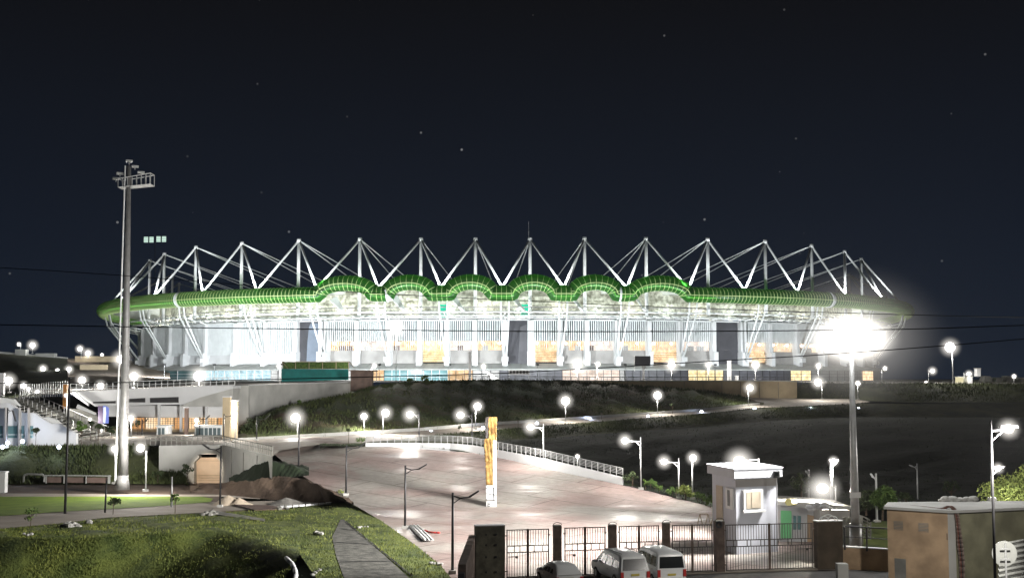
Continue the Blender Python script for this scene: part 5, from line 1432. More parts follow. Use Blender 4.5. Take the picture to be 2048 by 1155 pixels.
# utility building at right
ub = thing('utility_building', P(1900, 1100, 76), 'rendered utility building with blocked vents and a pale roof slab at the right', 'building')
A, B, C, E2 = P(1776, 1100, 76.2), P(1897, 1100, 74.0), P(1912, 1100, 74.1), P(2130, 1100, 77)
zc = P(1897, 1024, 74.0)[2]
bk = 79.6
def wallp(a, b, m_, nm, z=None): return MB().prism([(a[0], a[1], -.2), (b[0], b[1], -.2), (b[0], b[1], zc), (a[0], a[1], zc)], (.1, .35, 0)).build(nm, m_, ub)
wallp(A, B, M['tan'], 'wall'); wallp(B, C, M['conc'], 'corner_wall'); wallp(C, E2, M['olive'], 'wall')
MB().prism([(A[0] - .3, A[1] - .25, zc), (B[0], B[1] - .35, zc), (C[0] + .1, C[1] - .35, zc), (E2[0], E2[1] - .35, zc), (E2[0], bk, zc), (A[0] + .8, bk - 1, zc)], (0, 0, .16)).build('roof_slab', M['conc'], ub)
for x0, x1 in ((1789, 1808), (1839, 1859)):
    s0 = (x0 - 1776) / 121; s1 = (x1 - 1776) / 121
    za, zb = P(1830, 1054, 77)[2], P(1830, 1037, 77)[2]
    v_ = face(A, B, s0, s1, za, zb, .02, .04, M['conc_d'], 'vent', ub)
    g_ = MB(); dx, dy = B[0] - A[0], B[1] - A[1]
    for q in range(6):
        s = s0 + (s1 - s0) * .5; g_.box((A[0] + dx * s + .0, A[1] + dy * s - .04, za + (zb - za) * (q + .5) / 6), ((x1 - x0) / 31, .03, .03), atan2(dy, dx))
    g_.build('louvre', M['tan'], v_)
s0 = (1843 - 1776) / 121
face(A, B, (1789 - 1776) / 121, (1812 - 1776) / 121, P(1830, 1155, 77)[2], P(1830, 1110, 77)[2], .02, .04, M['conc_d'], 'patch', ub)
mb = MB().box(P(1897.5, 1058, 74.2), (.34, .2, .75)); mb.box(P(1896, 1072, 74.1), (.2, .15, .4)); mb.build('electric_box', M['dark'], ub)
# bundle of hoses over the roof edge
hb = thing('hose_bundle', P(1905, 1020, 74), 'bundle of dark red and brown hoses draped over the roof edge and down the wall', 'hoses')
for k, m_ in enumerate((M['brownp'], mat('rusty_hose', (.13, .045, .03), .7, .2, 3), M['dark'], M['brown'], mat('grey_hose', (.2, .16, .13), .7, .1, 3))):
    o_ = k * 1.6
    pts = [P(1804 + k * 2, 1013.5, 77.6), P(1813 + k, 1010.5 + k * .4, 77), P(1845, 1012.5 + k * .8, 76), P(1880, 1016 + k * .7, 74.8), (P(1900 + o_ * .7, 1017, 74.2)[0], 74.3, zc + .34), P(1909 + o_, 1026, 74.0), P(1913 + o_, 1050, 73.9), P(1915 + o_ * 1.5, 1085, 73.9), P(1919 + o_ * 1.4, 1120, 74.0), P(1921 + o_ * 1.2, 1165, 74)]
    sm = []
    for i in range(len(pts) - 1):
        for q in range(4):
            t_ = q / 4; p0_ = pts[max(0, i - 1)]; p1_ = pts[i]; p2_ = pts[i + 1]; p3_ = pts[min(len(pts) - 1, i + 2)]
            sm.append(tuple(.5 * (2 * p1_[c] + (p2_[c] - p0_[c]) * t_ + (2 * p0_[c] - 5 * p1_[c] + 4 * p2_[c] - p3_[c]) * t_ ** 2 + (3 * p1_[c] - p0_[c] - 3 * p2_[c] + p3_[c]) * t_ ** 3) for c in range(3)))
    MB().poly(sm, .055 + .012 * (k % 2), 6).build('hose', m_, hb, smooth=True)
rb_ = thing('rubble_bags', P(1910, 1008, 82), 'row of pale bundled sacks lying on the utility building roof', 'sacks')
mb = MB()
for k in range(10): q = P(1884 + k * 7, 1009 + (k % 3), 79.2); mb.ball((q[0], q[1], zc + .22 + .08 * (k % 2)), .24 + .16 * abs(sin(k * 2.7)), 9, 6, .5 + .2 * sin(k))
mb.build('sack', M['rock'], rb_, smooth=True)
# round sign and corrugated shutter
rs_ = thing('round_sign', P(2010, 1180, 60), 'round road sign seen from behind on a thin post at the right', 'road sign')
c = P(2009, 1106, 60); MB().tube((c[0], 60, c[2]), (c[0], 60.03, c[2]), .62, n=32).build('disc', M['sign'], rs_)
MB().tube((c[0] + .03, 59.93, -.2), (c[0] + .03, 59.93, c[2] + .55), .045, n=7).build('post', M['grey_steel'], rs_)
MB().box((c[0], 59.9, c[2] - .25), (.5, .03, .06)).box((c[0], 59.9, c[2] + .25), (.5, .03, .06)).build('bracket', M['grey_steel'], rs_)
cs_ = thing('corrugated_sheet', P(2030, 1150, 62), 'grey corrugated metal sheet panel behind the round sign', 'metal sheet')
mb = MB(); vs = []
n1 = 60
for j in range(n1 + 1):
    t_ = j / n1; a = lerp(P(1998, 1165, 62), P(1998, 1086, 62), t_); b = lerp(P(2080, 1150, 66), P(2080, 1070, 66), t_); w_ = .06 * sin(j * 2 * pi / 8)
    vs += [(a[0], a[1] - w_, a[2]), (b[0], b[1] - w_, b[2])]
mb.add(vs, [(2 * j, 2 * j + 1, 2 * j + 3, 2 * j + 2) for j in range(n1)])
o = mb.build('sheet', M['sign'], cs_, smooth=True); o.modifiers.new('s', 'SOLIDIFY').thickness = .02
# ================================================================ vehicles
def vehicle(label, name, cat, rx, D, ytop, ang, L, Wd, H, prof, seed=0, rail=False):
    """rear centre under pixel rx at distance D; heading away with rotation ang"""
    zt = P(rx, ytop, D)[2]; z0 = zt - H
    q = P(rx, ytop, D); base = (q[0], D, z0)
    t = thing(name, base, label, cat, 'white vehicles parked outside the gate')
    ca, sa = cos(ang), sin(ang)
    def Wp(x, y, z): return (base[0] + x * ca - y * sa, base[1] + x * sa + y * ca, z0 + z)
    w = Wd / 2
    def secs(prof_): return prof_
    mb = MB(); vs = []
    for (y, zb, zbelt, wb, zt_, wt) in prof:
        h = [(-w * .86 * wb, zb), (-w * .98 * wb, zb + .18), (-w * wb, zbelt - .22), (-w * .97 * wb, zbelt), (-w * wt, zt_ - .05 * (zt_ > zbelt + .1)), (-w * wt * .86, zt_), (0, zt_ + .03)]
        rg = h + [(-x, z) for x, z in reversed(h[:-1])]
        vs += [Wp(x, y, z) for x, z in rg]
    n = 13
    fs = [(i * n + k, i * n + (k + 1) % n, (i + 1) * n + (k + 1) % n, (i + 1) * n + k) for i in range(len(prof) - 1) for k in range(n)]
    fs += [tuple(range(n - 1, -1, -1)), tuple((len(prof) - 1) * n + k for k in range(n))]
    mb.add(vs, fs); body = mb.build('body', M['paint'], t, smooth=False)
    bv = body.modifiers.new('b', 'BEVEL'); bv.width = .04; bv.segments = 2; bv.limit_method = 'ANGLE'; bv.angle_limit = radians(25)
    for p in body.data.polygons: p.use_smooth = True
    # rear screen
    (ya, _, zba, wba, zta, wta), (yb, _, zbb, wbb, ztb, wtb) = prof[0], prof[1]
    e_ = .03
    MB().prism([Wp(-w * .84, ya - e_, zba + .02), Wp(w * .84, ya - e_, zba + .02), Wp(w * wtb * .90, yb - e_ - .02, ztb - .10), Wp(-w * wtb * .90, yb - e_ - .02, ztb - .10)], (-sa * -.0, .03, 0)).build('rear_screen', M['glass'], t)
    # side windows
    roof_i = [i for i, p_ in enumerate(prof) if p_[4] > p_[2] + .3]
    y0, y1 = prof[roof_i[0]][0], prof[roof_i[-1]][0]; zb_ = prof[roof_i[0]][2]; zt_ = prof[roof_i[0]][4]; wt = prof[roof_i[0]][5]
    ncut = 3
    for s in (-1, 1):
        for k in range(ncut):
            ys, ye = y0 + .18 + (y1 - y0 - .1) * k / ncut, y0 + .18 + (y1 - y0 - .1) * (k + 1) / ncut - .10
            f1, f2 = .12, .90
            def sp(y, f): return Wp(s * (w * .985 + (w * wt - w * .985) * f + .012), y, zb_ + (zt_ - .05 - zb_) * f)
            top_s = ys + (.10 if k == 0 else 0); top_e = ye - (.05 if k < ncut - 1 else .32)
            if k == ncut - 1: ye += .25
            MB().prism([sp(ys, f1), sp(ye, f1), sp(top_e, f2), sp(top_s, f2)], tuple(-.02 * s * v for v in (ca, sa, 0))).build('side_window', M['glass'], t)
        m_ = Wp(s * (w + .12), y1 - .05 + .25, zb_ + .08)
        MB().box(m_, (.20, .12, .17), ang).build('mirror', M['paint'] if seed != 2 else M['dark'], t)
        MB().box(Wp(s * w * .88, ya - .02, zba - .28), (.18, .08, .42), ang).build('tail_light', M['red'], t)
        for k in range(2): MB().box(Wp(s * (w + .005), y0 + .75 + 1.0 * k, zb_ - .12), (.03, .16, .035), ang).build('door_handle', M['grey_steel'], t)
        for yw in (L * .19, L * .80):
            c0, c1 = Wp(s * (w - .22), yw, .34), Wp(s * (w + .01), yw, .34)
            o_ = MB().tube(c0, c1, .34, n=20).build('wheel', M['rubber'], t)
            MB().tube(Wp(s * (w - .05), yw, .34), Wp(s * (w + .025), yw, .34), .20, n=14).build('rim', M['grey_steel'], o_)
        if rail: MB().tube(Wp(s * w * wt * .88, y0 + .2, H + .03), Wp(s * w * wt * .88, y1 - .1, H + .03), .025, n=5).build('roof_rail', M['grey_steel'], t)
    MB().box(Wp(0, ya - .08, .45), (Wd * .94, .18, .22), ang).build('bumper', M['paint'], t)
    MB().box(Wp(0, ya - .045, .74), (.50, .03, .12), ang).build('number_plate', mat('plate_yellow', (.55, .45, .08), .5, 0), t)
    # windscreen
    ys = prof[roof_i[-1]]; yn = prof[roof_i[-1] + 1]
    MB().prism([Wp(-w * .82, yn[0] + .04, yn[2] + .05), Wp(w * .82, yn[0] + .04, yn[2] + .05), Wp(w * wt * .85, ys[0] + .05, ys[4] - .08), Wp(-w * wt * .85, ys[0] + .05, ys[4] - .08)], (0, .02, 0.02)).build('windscreen', M['glass'], t)
    return t
suv = [(0, .38, .98, .96, 1.02, .95), (.22, .34, 1.0, 1, 1.72, .80), (.6, .34, 1.0, 1, 1.84, .80), (3.0, .34, 1.0, 1, 1.86, .78), (3.35, .34, 1.0, 1, 1.74, .76), (4.05, .34, 1.02, .99, 1.07, .93), (4.8, .36, .92, .96, .98, .86), (4.95, .42, .80, .88, .84, .8)]
hat = [(0, .38, .92, .94, .98, .90), (.55, .30, .90, 1, 1.36, .76), (.9, .30, .90, 1, 1.46, .74), (2.1, .30, .90, 1, 1.47, .73), (2.4, .30, .90, 1, 1.40, .72), (3.2, .30, .90, .98, .95, .90), (4.0, .34, .78, .94, .82, .82), (4.15, .42, .66, .86, .70, .76)]
van = [(0, .40, 1.10, .98, 1.14, .96), (.12, .34, 1.10, 1, 1.88, .86), (.5, .34, 1.10, 1, 2.0, .84), (3.2, .34, 1.08, 1, 2.02, .82), (3.6, .34, 1.05, 1, 1.86, .80), (4.3, .34, 1.05, .98, 1.12, .92), (4.8, .38, .95, .94, 1.0, .84), (4.95, .44, .80, .88, .86, .8)]
vehicle('small white hatchback parked at the left of the three vehicles', 'parked_car', 'car', 1139, 71.5, 1131, radians(16), 4.15, 1.72, 1.47, hat)
vehicle('large white off-road estate car in the middle of the three vehicles', 'parked_car', 'car', 1270, 70.5, 1109, radians(17), 4.95, 1.86, 1.86, suv, 1, True)
vehicle('white van with a broad black rear window, right of the off-road car', 'parked_van', 'van', 1343, 72.5, 1104, radians(13), 4.95, 1.84, 2.02, van, 2)
# ================================================================ cables across the view
def cable(label, pp, D, r):
    pts = [P(x, y, D) for x, y in pp]; sm = []
    for i in range(len(pts) - 1):
        for q in range(5):
            t_ = q / 5; p0_ = pts[max(0, i - 1)]; p1_ = pts[i]; p2_ = pts[i + 1]; p3_ = pts[min(len(pts) - 1, i + 2)]
            sm.append(tuple(.5 * (2 * p1_[c] + (p2_[c] - p0_[c]) * t_ + (2 * p0_[c] - 5 * p1_[c] + 4 * p2_[c] - p3_[c]) * t_ ** 2 + (3 * p1_[c] - p0_[c] - 3 * p2_[c] + p3_[c]) * t_ ** 3) for c in range(3)))
    sm.append(pts[-1])
    tag(MB().poly(sm, r, 5).build('overhead_cable', M['black']), label, 'cable', 'overhead cables crossing in front of the stadium')
cable('overhead cable sloping across the green arches', [(-300, 520), (0, 535), (250, 551), (580, 576), (1020, 600), (1420, 617), (1816, 629), (2048, 634), (2400, 636)], 42, .013)
cable('overhead cable running level across the louvred facade', [(-300, 646), (0, 649), (400, 655), (1020, 662), (1400, 662), (1800, 658), (2048, 650), (2400, 640)], 40, .017)
cable('overhead cable along the ground floor, rising to the right', [(-300, 768), (0, 766), (200, 765), (580, 757), (780, 752), (1020, 745), (1420, 722), (1700, 705), (2048, 677), (2400, 640)], 38, .015)
# slender near poles at left
def npole(label, x0, y0, x1, y1, D, r, m_, spike=False):
    t = thing('slim_pole', P(x0, y0, D), label, 'pole')
    MB().tube(P(x0, y0, D), P(x1, y1, D), r, r * .7, 8).build('shaft', m_, t, smooth=True)
    q = P(x1, y1, D)
    MB().box((q[0], q[1], q[2]), (1.1 if spike else .16, .08, .05)).build('cap', m_, t)
npole('tall slim dark pole rising left of the floodlight mast', 130, 1026, 139, 755, 113, .13, M['dark'])
npole('short slim dark post beside the round bush on the verge', 210, 1024, 213, 960, 112, .10, M['dark'])
npole('short pale post at the right end of the lawn', 343, 1013, 344, 953, 116, .10, M['grey_steel'])
# guard rail in front of the embankment
gr_ = thing('guard_rail', P(50, 966, 146), 'white guard rail with rounded end along the foot of the embankment', 'guard rail')
mb = MB(); mb.poly([P(47, 963, 147), P(48, 950, 147), P(56, 947, 147), P(85, 948, 147), P(89, 952, 147), P(88, 963, 147)], .13, 7)
mb.poly([P(90, 950, 147), P(150, 950, 147), P(222, 951, 147)], .09, 6); mb.build('rail', M['sign'], gr_)
mb = MB()
for x in (92, 128, 172, 218): a = P(x, 966, 147); mb.box((a[0], a[1], a[2] + .5), (.3 if x == 218 else .12, .12, 1.0))
mb.build('post', M['sign'], gr_)
pxprism('panel', [(90, 964), (220, 965), (220, 954), (90, 953)], 147.2, .06, M['brown'], gr_)
pillar('pale pillar cut by the left picture edge near the lawn', -6, 9, 945, 985, 134, M['conc_w'])
# scattered site material
def rocks(label, pp, D_or, m_, name='rock_pile', cat='rocks', s=.25):
    t = thing(name, D_or(*pp[0]), label, cat)
    for x, y in pp:
        mb = MB(); q = D_or(x, y); k = len(mb.v); mb.ball((q[0], q[1], q[2] + s * .3), s * random.uniform(.6, 1.2), 7, 5, random.uniform(.5, .8))
        for i in range(k, len(mb.v)): v = mb.v[i]; mb.v[i] = (v[0] + random.uniform(-.2, .2) * s, v[1] + random.uniform(-.2, .2) * s, v[2] + random.uniform(-.15, .15) * s)
        mb.build('rock', m_, t)
    return t
rocks('pale broken rocks lying in the grass near the left bottom corner', [(128, 1053), (134, 1050), (141, 1056), (147, 1054), (156, 1055), (138, 1049), (178, 1046)], lambda x, y: PZ(x, y, .1), M['rock'], s=.42)
rocks('small pale stones on the grass bank beneath the left bush', [(48, 1068), (55, 1070), (62, 1069)], lambda x, y: PZ(x, y, .3), M['rock'], s=.2)
rocks('dark rubble and planks at the end of the lower path', [(405, 1030), (413, 1027), (420, 1030), (425, 1025), (430, 1029), (560, 1018), (570, 1014), (575, 1018)], lambda x, y: PZ(x, y, .1), M['conc_d'], s=.3)
rocks('white bag of rubbish lying on the grass slope', [(632, 1067), (640, 1068)], lambda x, y: PZ(x, y, .1), M['rock'], s=.3)
rocks('two broken pale slabs by the dirt mound', [(605, 994), (612, 991), (617, 990), (588, 996)], lambda x, y: PZ(x, y, .15), M['rock'], s=.34)
def heap(label, cx, cy, wpx, hpx, m_, name, cat, zb=0):
    c = PZ(cx, cy, zb); w = wpx / 2400 * c[1]; h_ = hpx / 2400 * c[1]
    mb = MB(); n = 22; vs = []
    for j in range(9):
        t_ = j / 9
        for i in range(n):
            a = 2 * pi * i / n; r_ = w * (1 - t_) * (1 + .10 * sin(a * 3 + 1) + .05 * sin(a * 7))
            vs.append((c[0] + r_ * cos(a), c[1] + r_ * sin(a) * .8, c[2] - .05 + h_ * (t_ ** .9) + .04 * sin(a * 5 + j)))
    vs.append((c[0], c[1], c[2] + h_ * .98))
    fs = [(j * n + i, j * n + (i + 1) % n, (j + 1) * n + (i + 1) % n, (j + 1) * n + i) for j in range(8) for i in range(n)] + [(8 * n + i, 8 * n + (i + 1) % n, 9 * n) for i in range(n)]
    mb.add(vs, fs); tag(mb.build(name, m_, smooth=True), label, cat)
heap('heap of pale sand beside the unlit lamp post', 456, 1008, 34, 19, M['sand'], 'sand_heap', 'sand heap')
heap('small second crest of pale sand joined to the sand heap', 478, 1009, 26, 15, M['sand'], 'sand_heap', 'sand heap')
heap('low heap of grey gravel right of the sand', 572, 1008, 44, 14, M['gravel'], 'gravel_heap', 'gravel heap')
t = thing('plank', PZ(480, 1035, .1), 'long grey planks lying across the bottom of the path', 'planks')
for k in range(3): MB().prism([PZ(425 + k * 3, 1021 + k * 3, .12), PZ(530, 1038 + k * 1.5, .10), PZ(530, 1040 + k * 1.5, .10), PZ(425 + k * 3, 1023 + k * 3, .12)], (0, 0, .08)).build('board', M['conc_d'], t)
MB().prism([PZ(468, 1009, .1), PZ(510, 1020, .1), PZ(575, 1018, .1), PZ(540, 1011, .1)], (0, 0, .08)).build('board', M['brown'], t)
t = thing('kerb_stones', PZ(610, 1012, .1), 'line of pale kerb stones along the top of the verge', 'kerb stones')
for k in range(8): MB().prism([PZ(560 + k * 13, 1015 - k * .9, .1), PZ(571 + k * 13, 1014 - k * .9, .1), PZ(571 + k * 13, 1012.4 - k * .9, .1), PZ(560 + k * 13, 1013.2 - k * .9, .1)], (0, 0, .16)).build('stone', M['conc_w'], t)
t = thing('pipe_stack', G(830, 1068), 'stack of white plastic pipes lying on the plaza edge', 'pipes')
for k in range(6):
    a = G(818 + k * 3.4, 1052 + (k % 2), .08 + (k % 2) * .1); b = G(846 + k * 3.8, 1081 + (k % 2) * 2, .08 + (k % 2) * .1); MB().tube(a, b, .075, n=8).build('pipe', M['white'], t, smooth=True)
t = thing('red_pipe', G(862, 1065), 'curved red pipe lying on the plaza', 'pipe')
MB().poly([G(849, 1061, .08), G(856, 1063.5, .08), G(864, 1065.5, .08), G(872, 1066, .08), G(880, 1066, .08)], .07, 7).build('pipe', M['red'], t, smooth=True)
t = thing('ditch_lining', PZ(592, 1140, 0), 'curved white concrete lip at the end of the drain channel', 'concrete lip')
MB().poly([PZ(572, 1115, .05), PZ(584, 1126, .05), PZ(590, 1138, .0), PZ(592, 1150, -.1), PZ(588, 1165, -.2)], .16, 8).build('lip', M['conc_w'], t, smooth=True)
rocks('pale offcut lying at the bottom edge of the grass', [(625, 1150), (630, 1146), (635, 1142), (640, 1140)], lambda x, y: PZ(x, y, .1), M['rock'], s=.18)
rocks('scrap of pale plastic in the grass by the near lamp post', [(862, 1126), (868, 1127), (876, 1128), (882, 1128)], lambda x, y: PZ(x, y, .1), M['rock'], s=.16)
rocks('thin line of pale debris in the verge below the second lamp post', [(716, 1054), (722, 1053), (729, 1053), (735, 1053), (718, 1055)], lambda x, y: PZ(x, y, .1), M['rock'], s=.13)
# ================================================================ vegetation
def foliage(c, rad, n, s, rng, squash=1.0, clumps=10):
    mb = MB(); cl = []
    for _ in range(clumps):
        a, b_, r_ = rng.uniform(0, 2 * pi), rng.uniform(-.9, 1), rng.uniform(.35, .85)
        k = sqrt(max(0, 1 - b_ * b_)); cl.append((c[0] + rad * r_ * k * cos(a), c[1] + rad * r_ * k * sin(a), c[2] + rad * r_ * b_ * squash))
    for i in range(n):
        q = cl[i % clumps]; rr = rad * .42 * rng.random() ** .4; a, b_ = rng.uniform(0, 2 * pi), rng.uniform(-1, 1); k = sqrt(1 - b_ * b_)
        p = (q[0] + rr * k * cos(a), q[1] + rr * k * sin(a), q[2] + rr * b_ * squash)
        u = Vector((rng.gauss(0, 1), rng.gauss(0, 1), rng.gauss(0, 1))).normalized(); v = u.cross(Vector((rng.gauss(0, 1), rng.gauss(0, 1), rng.gauss(0, 1)))).normalized()
        z = s * rng.uniform(.6, 1.4); P_ = Vector(p)
        mb.add([tuple(P_ - u * z), tuple(P_ + v * z * .45), tuple(P_ + u * z), tuple(P_ - v * z * .45)], [(0, 1, 2, 3)])
    return mb, cl
def tree(label, base, h_, rad, n, s, m_=None, name='tree', seed=0, cat='tree', squash=.85, group=None, trunk=.1):
    rng = random.Random(seed + 11); t = thing(name, base, label, cat, group)
    c = (base[0], base[1], base[2] + h_ - rad * squash * .8)
    mb, cl = foliage(c, rad, n, s, rng, squash, 14 if n > 600 else 8)
    mb.build('crown', m_ or M['leaf'], t)
    mt_ = MB().tube(base, (c[0] + .05, c[1], c[2]), trunk, trunk * .5, 7)
    for q in cl[:7]: mt_.tube((base[0], base[1], base[2] + (c[2] - base[2]) * .6), q, trunk * .4, trunk * .15, 5)
    mt_.build('trunk', M['bark'], t)
    return t
tree('large bushy green tree behind the utility building at the right edge', P(2062, 1020, 96), 2.7, 3.9, 15000, .11, M['leaf_y'], seed=1, squash=.62, trunk=.25)
tree('leafy round tree behind the short iron fence', P(1765, 1040, 97), 2.6, 1.25, 1600, .14, M['leaf'], seed=2)
tree('darker bush left of the leafy tree behind the floodlight pole', P(1732, 1030, 100), 2.0, 1.2, 900, .13, M['leaf_d'], seed=3, name='bush', cat='bush')
tree('grey-green bushy sapling right of the gatehouse', P(1603, 1008, 106), 2.6, 1.0, 700, .12, M['leaf_d'], seed=4)
tree('small round bush alone in the dark field at the right', P(1812, 1012, 122), 1.6, .8, 400, .12, M['leaf_d'], seed=5, name='bush', cat='bush')
tree('slim bush near the sacks in the dark field', P(1903, 1010, 122), 2.4, .8, 400, .12, M['leaf_d'], seed=6, name='bush', cat='bush')
tree('pale yellow-green flowering shrub in the hedge beside the double lamp', G(1371, 999), 1.5, .95, 700, .12, M['leaf_y'], seed=7, name='shrub', cat='shrub')
tree('dark round shrub at the left end of the hedge', G(1265, 972, .1), 1.6, .9, 500, .12, M['leaf_d'], seed=8, name='shrub', cat='shrub')
HX_ = [(1291, 978), (1301, 981), (1310, 984), (1319, 987), (1337, 992), (1345, 995), (1352, 998), (1395, 1004), (1404, 1008), (1412, 1012), (1421, 1015), (1427, 1018)]
HN = ['just right of the bright arm lamp', 'second right of the bright arm lamp', 'third right of the bright arm lamp', 'left of the gap in the hedge', 'right of the gap in the hedge', 'two left of the double lamp', 'directly left of the double lamp', 'right of the single globe lamp', 'second right of the single globe lamp', 'third from the guardhouse', 'second from the guardhouse', 'touching the guardhouse corner']
for (x, y), nm in zip(HX_, HN): tree('small clipped hedge plant ' + nm, G(x, y, .05), 1.0 + .25 * sin(x), .45, 160, .09, M['leaf'], seed=x, name='hedge_plant', cat='hedge plant', group='row of small hedge plants at the plaza edge', trunk=.03)
tag(foliage(G(1330, 990, .1), 1, 10, .1, random.Random(1))[0].build('ground_cover', M['leaf']), kind='stuff')
# saplings, left and on the path
for lb, bb, h_, r_, n_, m_ in (
    ('young sapling with sparse leaves at the left bottom, before the path', PZ(61, 1052, .1), 1.6, .75, 130, M['leaf']),
    ('round leafy sapling beside the short dark post', PZ(226, 1028, .1), 1.7, .62, 330, M['leaf_d']),
    ('thin leafy sapling tied to the pale post', PZ(350, 1026, .1), 1.9, .55, 150, M['leaf']),
    ('dark bare-stemmed sapling before the white end wall', P(71, 891, 156), 2.4, .6, 170, M['leaf_d']),
    ('yellow-green sapling at the corner of the white end wall', P(163, 890, 156), 3.0, .9, 420, M['leaf']),
    ('dark sapling left of the purple banner, on the terrace edge', P(196, 890, 157), 2.8, .65, 230, M['leaf_d']),
    ('sapling behind the others left of the banner', P(181, 880, 168), 2.8, .6, 200, M['leaf_d']),
    ('grey bushy plant at the foot of the banner', P(222, 878, 175), 2.2, 1.1, 380, M['leaf_d']),
    ('small sapling before the left barred windows', P(262, 872, 186), 2.2, .5, 110, M['leaf_d']),
    ('small sapling left of the kiosk', P(275, 870, 188), 2.3, .6, 130, M['leaf_d']),
    ('leafy weed in front of the tunnel doorway', P(374, 964, 147), 2.2, .8, 230, M['leaf_d']),
    ('bushy weed on the embankment right of the leaning lamp', P(315, 964, 147), 1.7, .9, 260, M['leaf_d']),
    ('small palm silhouette on the path below the beige wall', P(1203, 838, 232), 1.9, .6, 90, M['leaf_d']),
    ('small palm silhouette on the path right of the first palm', P(1345, 827, 247), 2.2, .6, 90, M['leaf_d']),
    ('small drooping plant on the path, left of the column', P(918, 864, 200), 1.2, .5, 70, M['leaf_d']),
    ('small sapling on the path right of the column', P(1036, 855, 212), 1.9, .5, 90, M['leaf_d']),
    ('dry shrub tuft on the verge tip beside the lamp base', PZ(676, 1002, .1), 1.3, .7, 240, M['leaf_y']),
    ('low spiky plant in the grass island at the top of the plaza', P(722, 889, 158), 1.0, .6, 120, M['leaf']),
    ('bare young tree on the grass island at the top of the plaza', P(697, 888, 159), 2.2, .4, 50, M['leaf_d'])):
    tree(lb, bb, h_, r_, n_, .11 if h_ < 2 else .15, m_, name='sapling', seed=int(bb[0] * 7) % 997, cat='sapling', trunk=.04)
# bushes on hill rim by concrete wall
for k, (x, y, D, r_, lb) in enumerate(((500, 868, 190, 1.5, 'lowest dark bush where the brown hill meets the concrete wall'), (522, 858, 196, 1.3, 'second dark bush up the hill edge by the concrete wall'), (600, 812, 222, .8, 'small weed clump halfway up the hill edge'), (850, 763, 262, 1.0, 'dark tuft on the hill crest before the glazed hall'), (820, 764, 259, .7, 'small tuft left of the dark tuft on the hill crest'))):
    tree(lb, P(x, y + 3, D), r_ * 1.7, r_, 420, .17, M['leaf_d'] if k < 2 else M['leaf'], seed=40 + k, name='bush', cat='bush', trunk=.05)
# grass island at the head of the plaza
sheet('grass_island', [P(650, 888.3, 161), P(725, 888.5, 160), P(735, 884, 167), P(700, 885.5, 165)], M['grass'])
# grass blades on the verge and bank (countless)
rng = random.Random(5)
def blades(name, gen, n, s, m_):
    mb = MB()
    for _ in range(n):
        p = gen(rng)
        if p is None: continue
        a = rng.uniform(0, 2 * pi); h_ = s * rng.uniform(.5, 1.5); w = h_ * .22
        dx, dy = cos(a) * w, sin(a) * w; lx, ly = rng.uniform(-.4, .4) * h_, rng.uniform(-.4, .4) * h_
        mb.add([(p[0] - dx, p[1] - dy, p[2] - .03), (p[0] + dx, p[1] + dy, p[2] - .03), (p[0] + lx, p[1] + ly, p[2] + h_)], [(0, 1, 2)])
    return tag(mb.build(name, m_), kind='stuff')
def inside(x, y, poly):
    c = False; j = len(poly) - 1
    for i in range(len(poly)):
        if (poly[i][1] > y) != (poly[j][1] > y) and x < (poly[j][0] - poly[i][0]) * (y - poly[i][1]) / (poly[j][1] - poly[i][1]) + poly[i][0]: c = not c
        j = i
    return c
def gv(r):
    x, y = r.uniform(440, 920), r.uniform(995, 1175)
    if not inside(x, y, GP) or inside(x, y, slab_): return None
    return PZ(x, y, .06)
mgb = mat('grass_blades', (.055, .085, .012), .9, col2=(.21, .24, .05), scale=.45)
blades('grass', gv, 30000, .11, mgb)
def gb(r):
    x = r.uniform(-60, 600)
    t_ = r.random()
    a = PZ(x, rs2(T_, [x])[0][1], .02); c = PZ(x, rs2(C_, [x])[0][1], .35)
    if t_ < .45: return lerp(a, c, r.random())
    b_ = bank_foot(c, x); return lerp(c, b_, r.random() * .8)
blades('grass', gb, 36000, .11, mgb)
mgd = mat('rough_blades', (.028, .040, .012), .92, col2=(.060, .078, .022), scale=.2)
def surf(poly_lo, poly_hi, x0, x1, bias=1.0):
    def g(r):
        x = r.uniform(x0, x1); a = P(*resample(poly_lo, [x])[0]); b = P(*resample(poly_hi, [x])[0]); return lerp(a, b, r.random() ** bias)
    return g
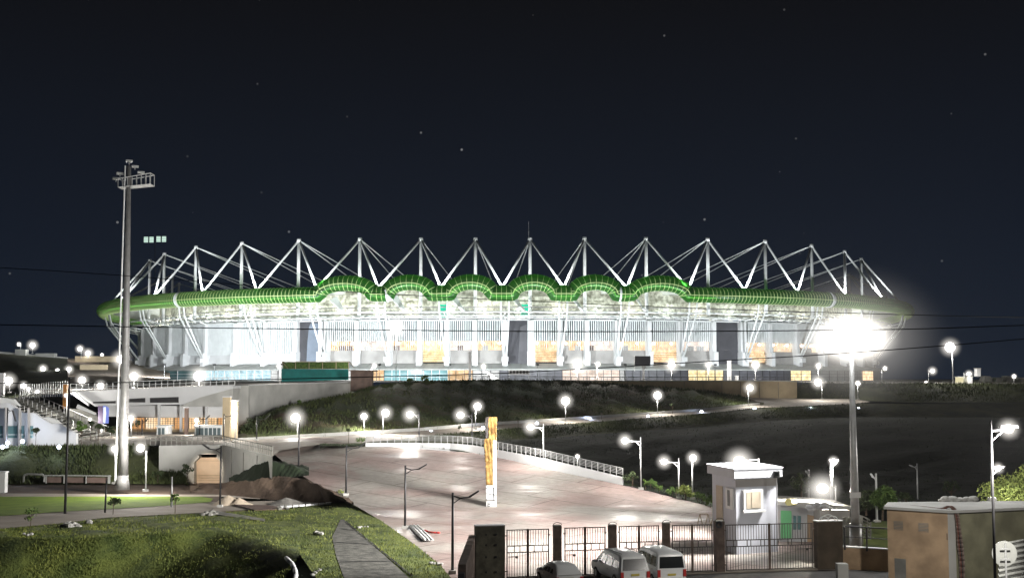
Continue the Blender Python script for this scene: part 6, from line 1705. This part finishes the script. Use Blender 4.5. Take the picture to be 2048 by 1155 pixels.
blades('grass', surf([(-80, 967, 148), (378, 967, 148)], [(-80, 894, 155), (290, 890, 155), (335, 912, 153), (378, 966, 148.3)], -40, 375), 9000, .40, mgd)
blades('grass', surf(LO, [(x, y + 22, D - 12) for x, y, D in LO], 860, 1738), 11000, .26, mgd)
blades('grass', surf(CR, [(x, y + 9, D - 4) for x, y, D in CR], 480, 1500, 1.6), 7000, .50, mgd)
def gfield(r):
    j = r.randrange(len(near) - 1); t_ = r.random(); a = lerp(near[j], near[j + 1], t_); b = lerp(mid[j], mid[j + 1], t_); c = lerp(r2[j], r2[j + 1], t_); s_ = r.random() * 2
    return lerp(a, b, s_) if s_ < 1 else lerp(b, c, s_ - 1)
blades('grass', surf(UP, CR, 480, 1500), 16000, .32, mat('hill_weeds', (.036, .052, .012), .95, col2=(.075, .092, .026), scale=.08))
def clod(r):
    x = r.uniform(400, 690); a = PZ(x, resample([(400, 985, 0), (460, 990, 0), (560, 1000, 0), (700, 1001, 0)], [x])[0][1], .05); b = P(*resample([(400, 970, 141), (500, 958, 137), (560, 953, 133), (600, 955, 131), (650, 976, 124.5), (700, 1000, 118)], [x])[0])
    return lerp(a, b, r.random())
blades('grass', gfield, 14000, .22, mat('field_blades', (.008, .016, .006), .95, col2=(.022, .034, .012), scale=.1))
blades('grass', surf([(1570, 795, 304), (1706, 797, 303), (1800, 804, 297), (2100, 806, 300)], [(1570, 790, 304), (1600, 766, 306), (1850, 766, 318), (2100, 767, 325)], 1570, 2060), 8000, .5, mgd)
# ================================================================ haze
hm = bpy.data.materials.new('haze'); hm.use_nodes = True
n = hm.node_tree.nodes; n.clear()
o_ = n.new('ShaderNodeOutputMaterial'); v_ = n.new('ShaderNodeVolumePrincipled')
v_.inputs['Color'].default_value = (.93, .95, 1, 1); v_.inputs['Density'].default_value = HAZE
v_.inputs['Anisotropy'].default_value = .6
hm.node_tree.links.new(v_.outputs[0], o_.inputs['Volume'])
mb = MB(); mb.box((0, 660, 31), (1900, 1460, 78))
tag(mb.build('haze', hm), 'thin night haze round the lamps', 'haze', kind='stuff')
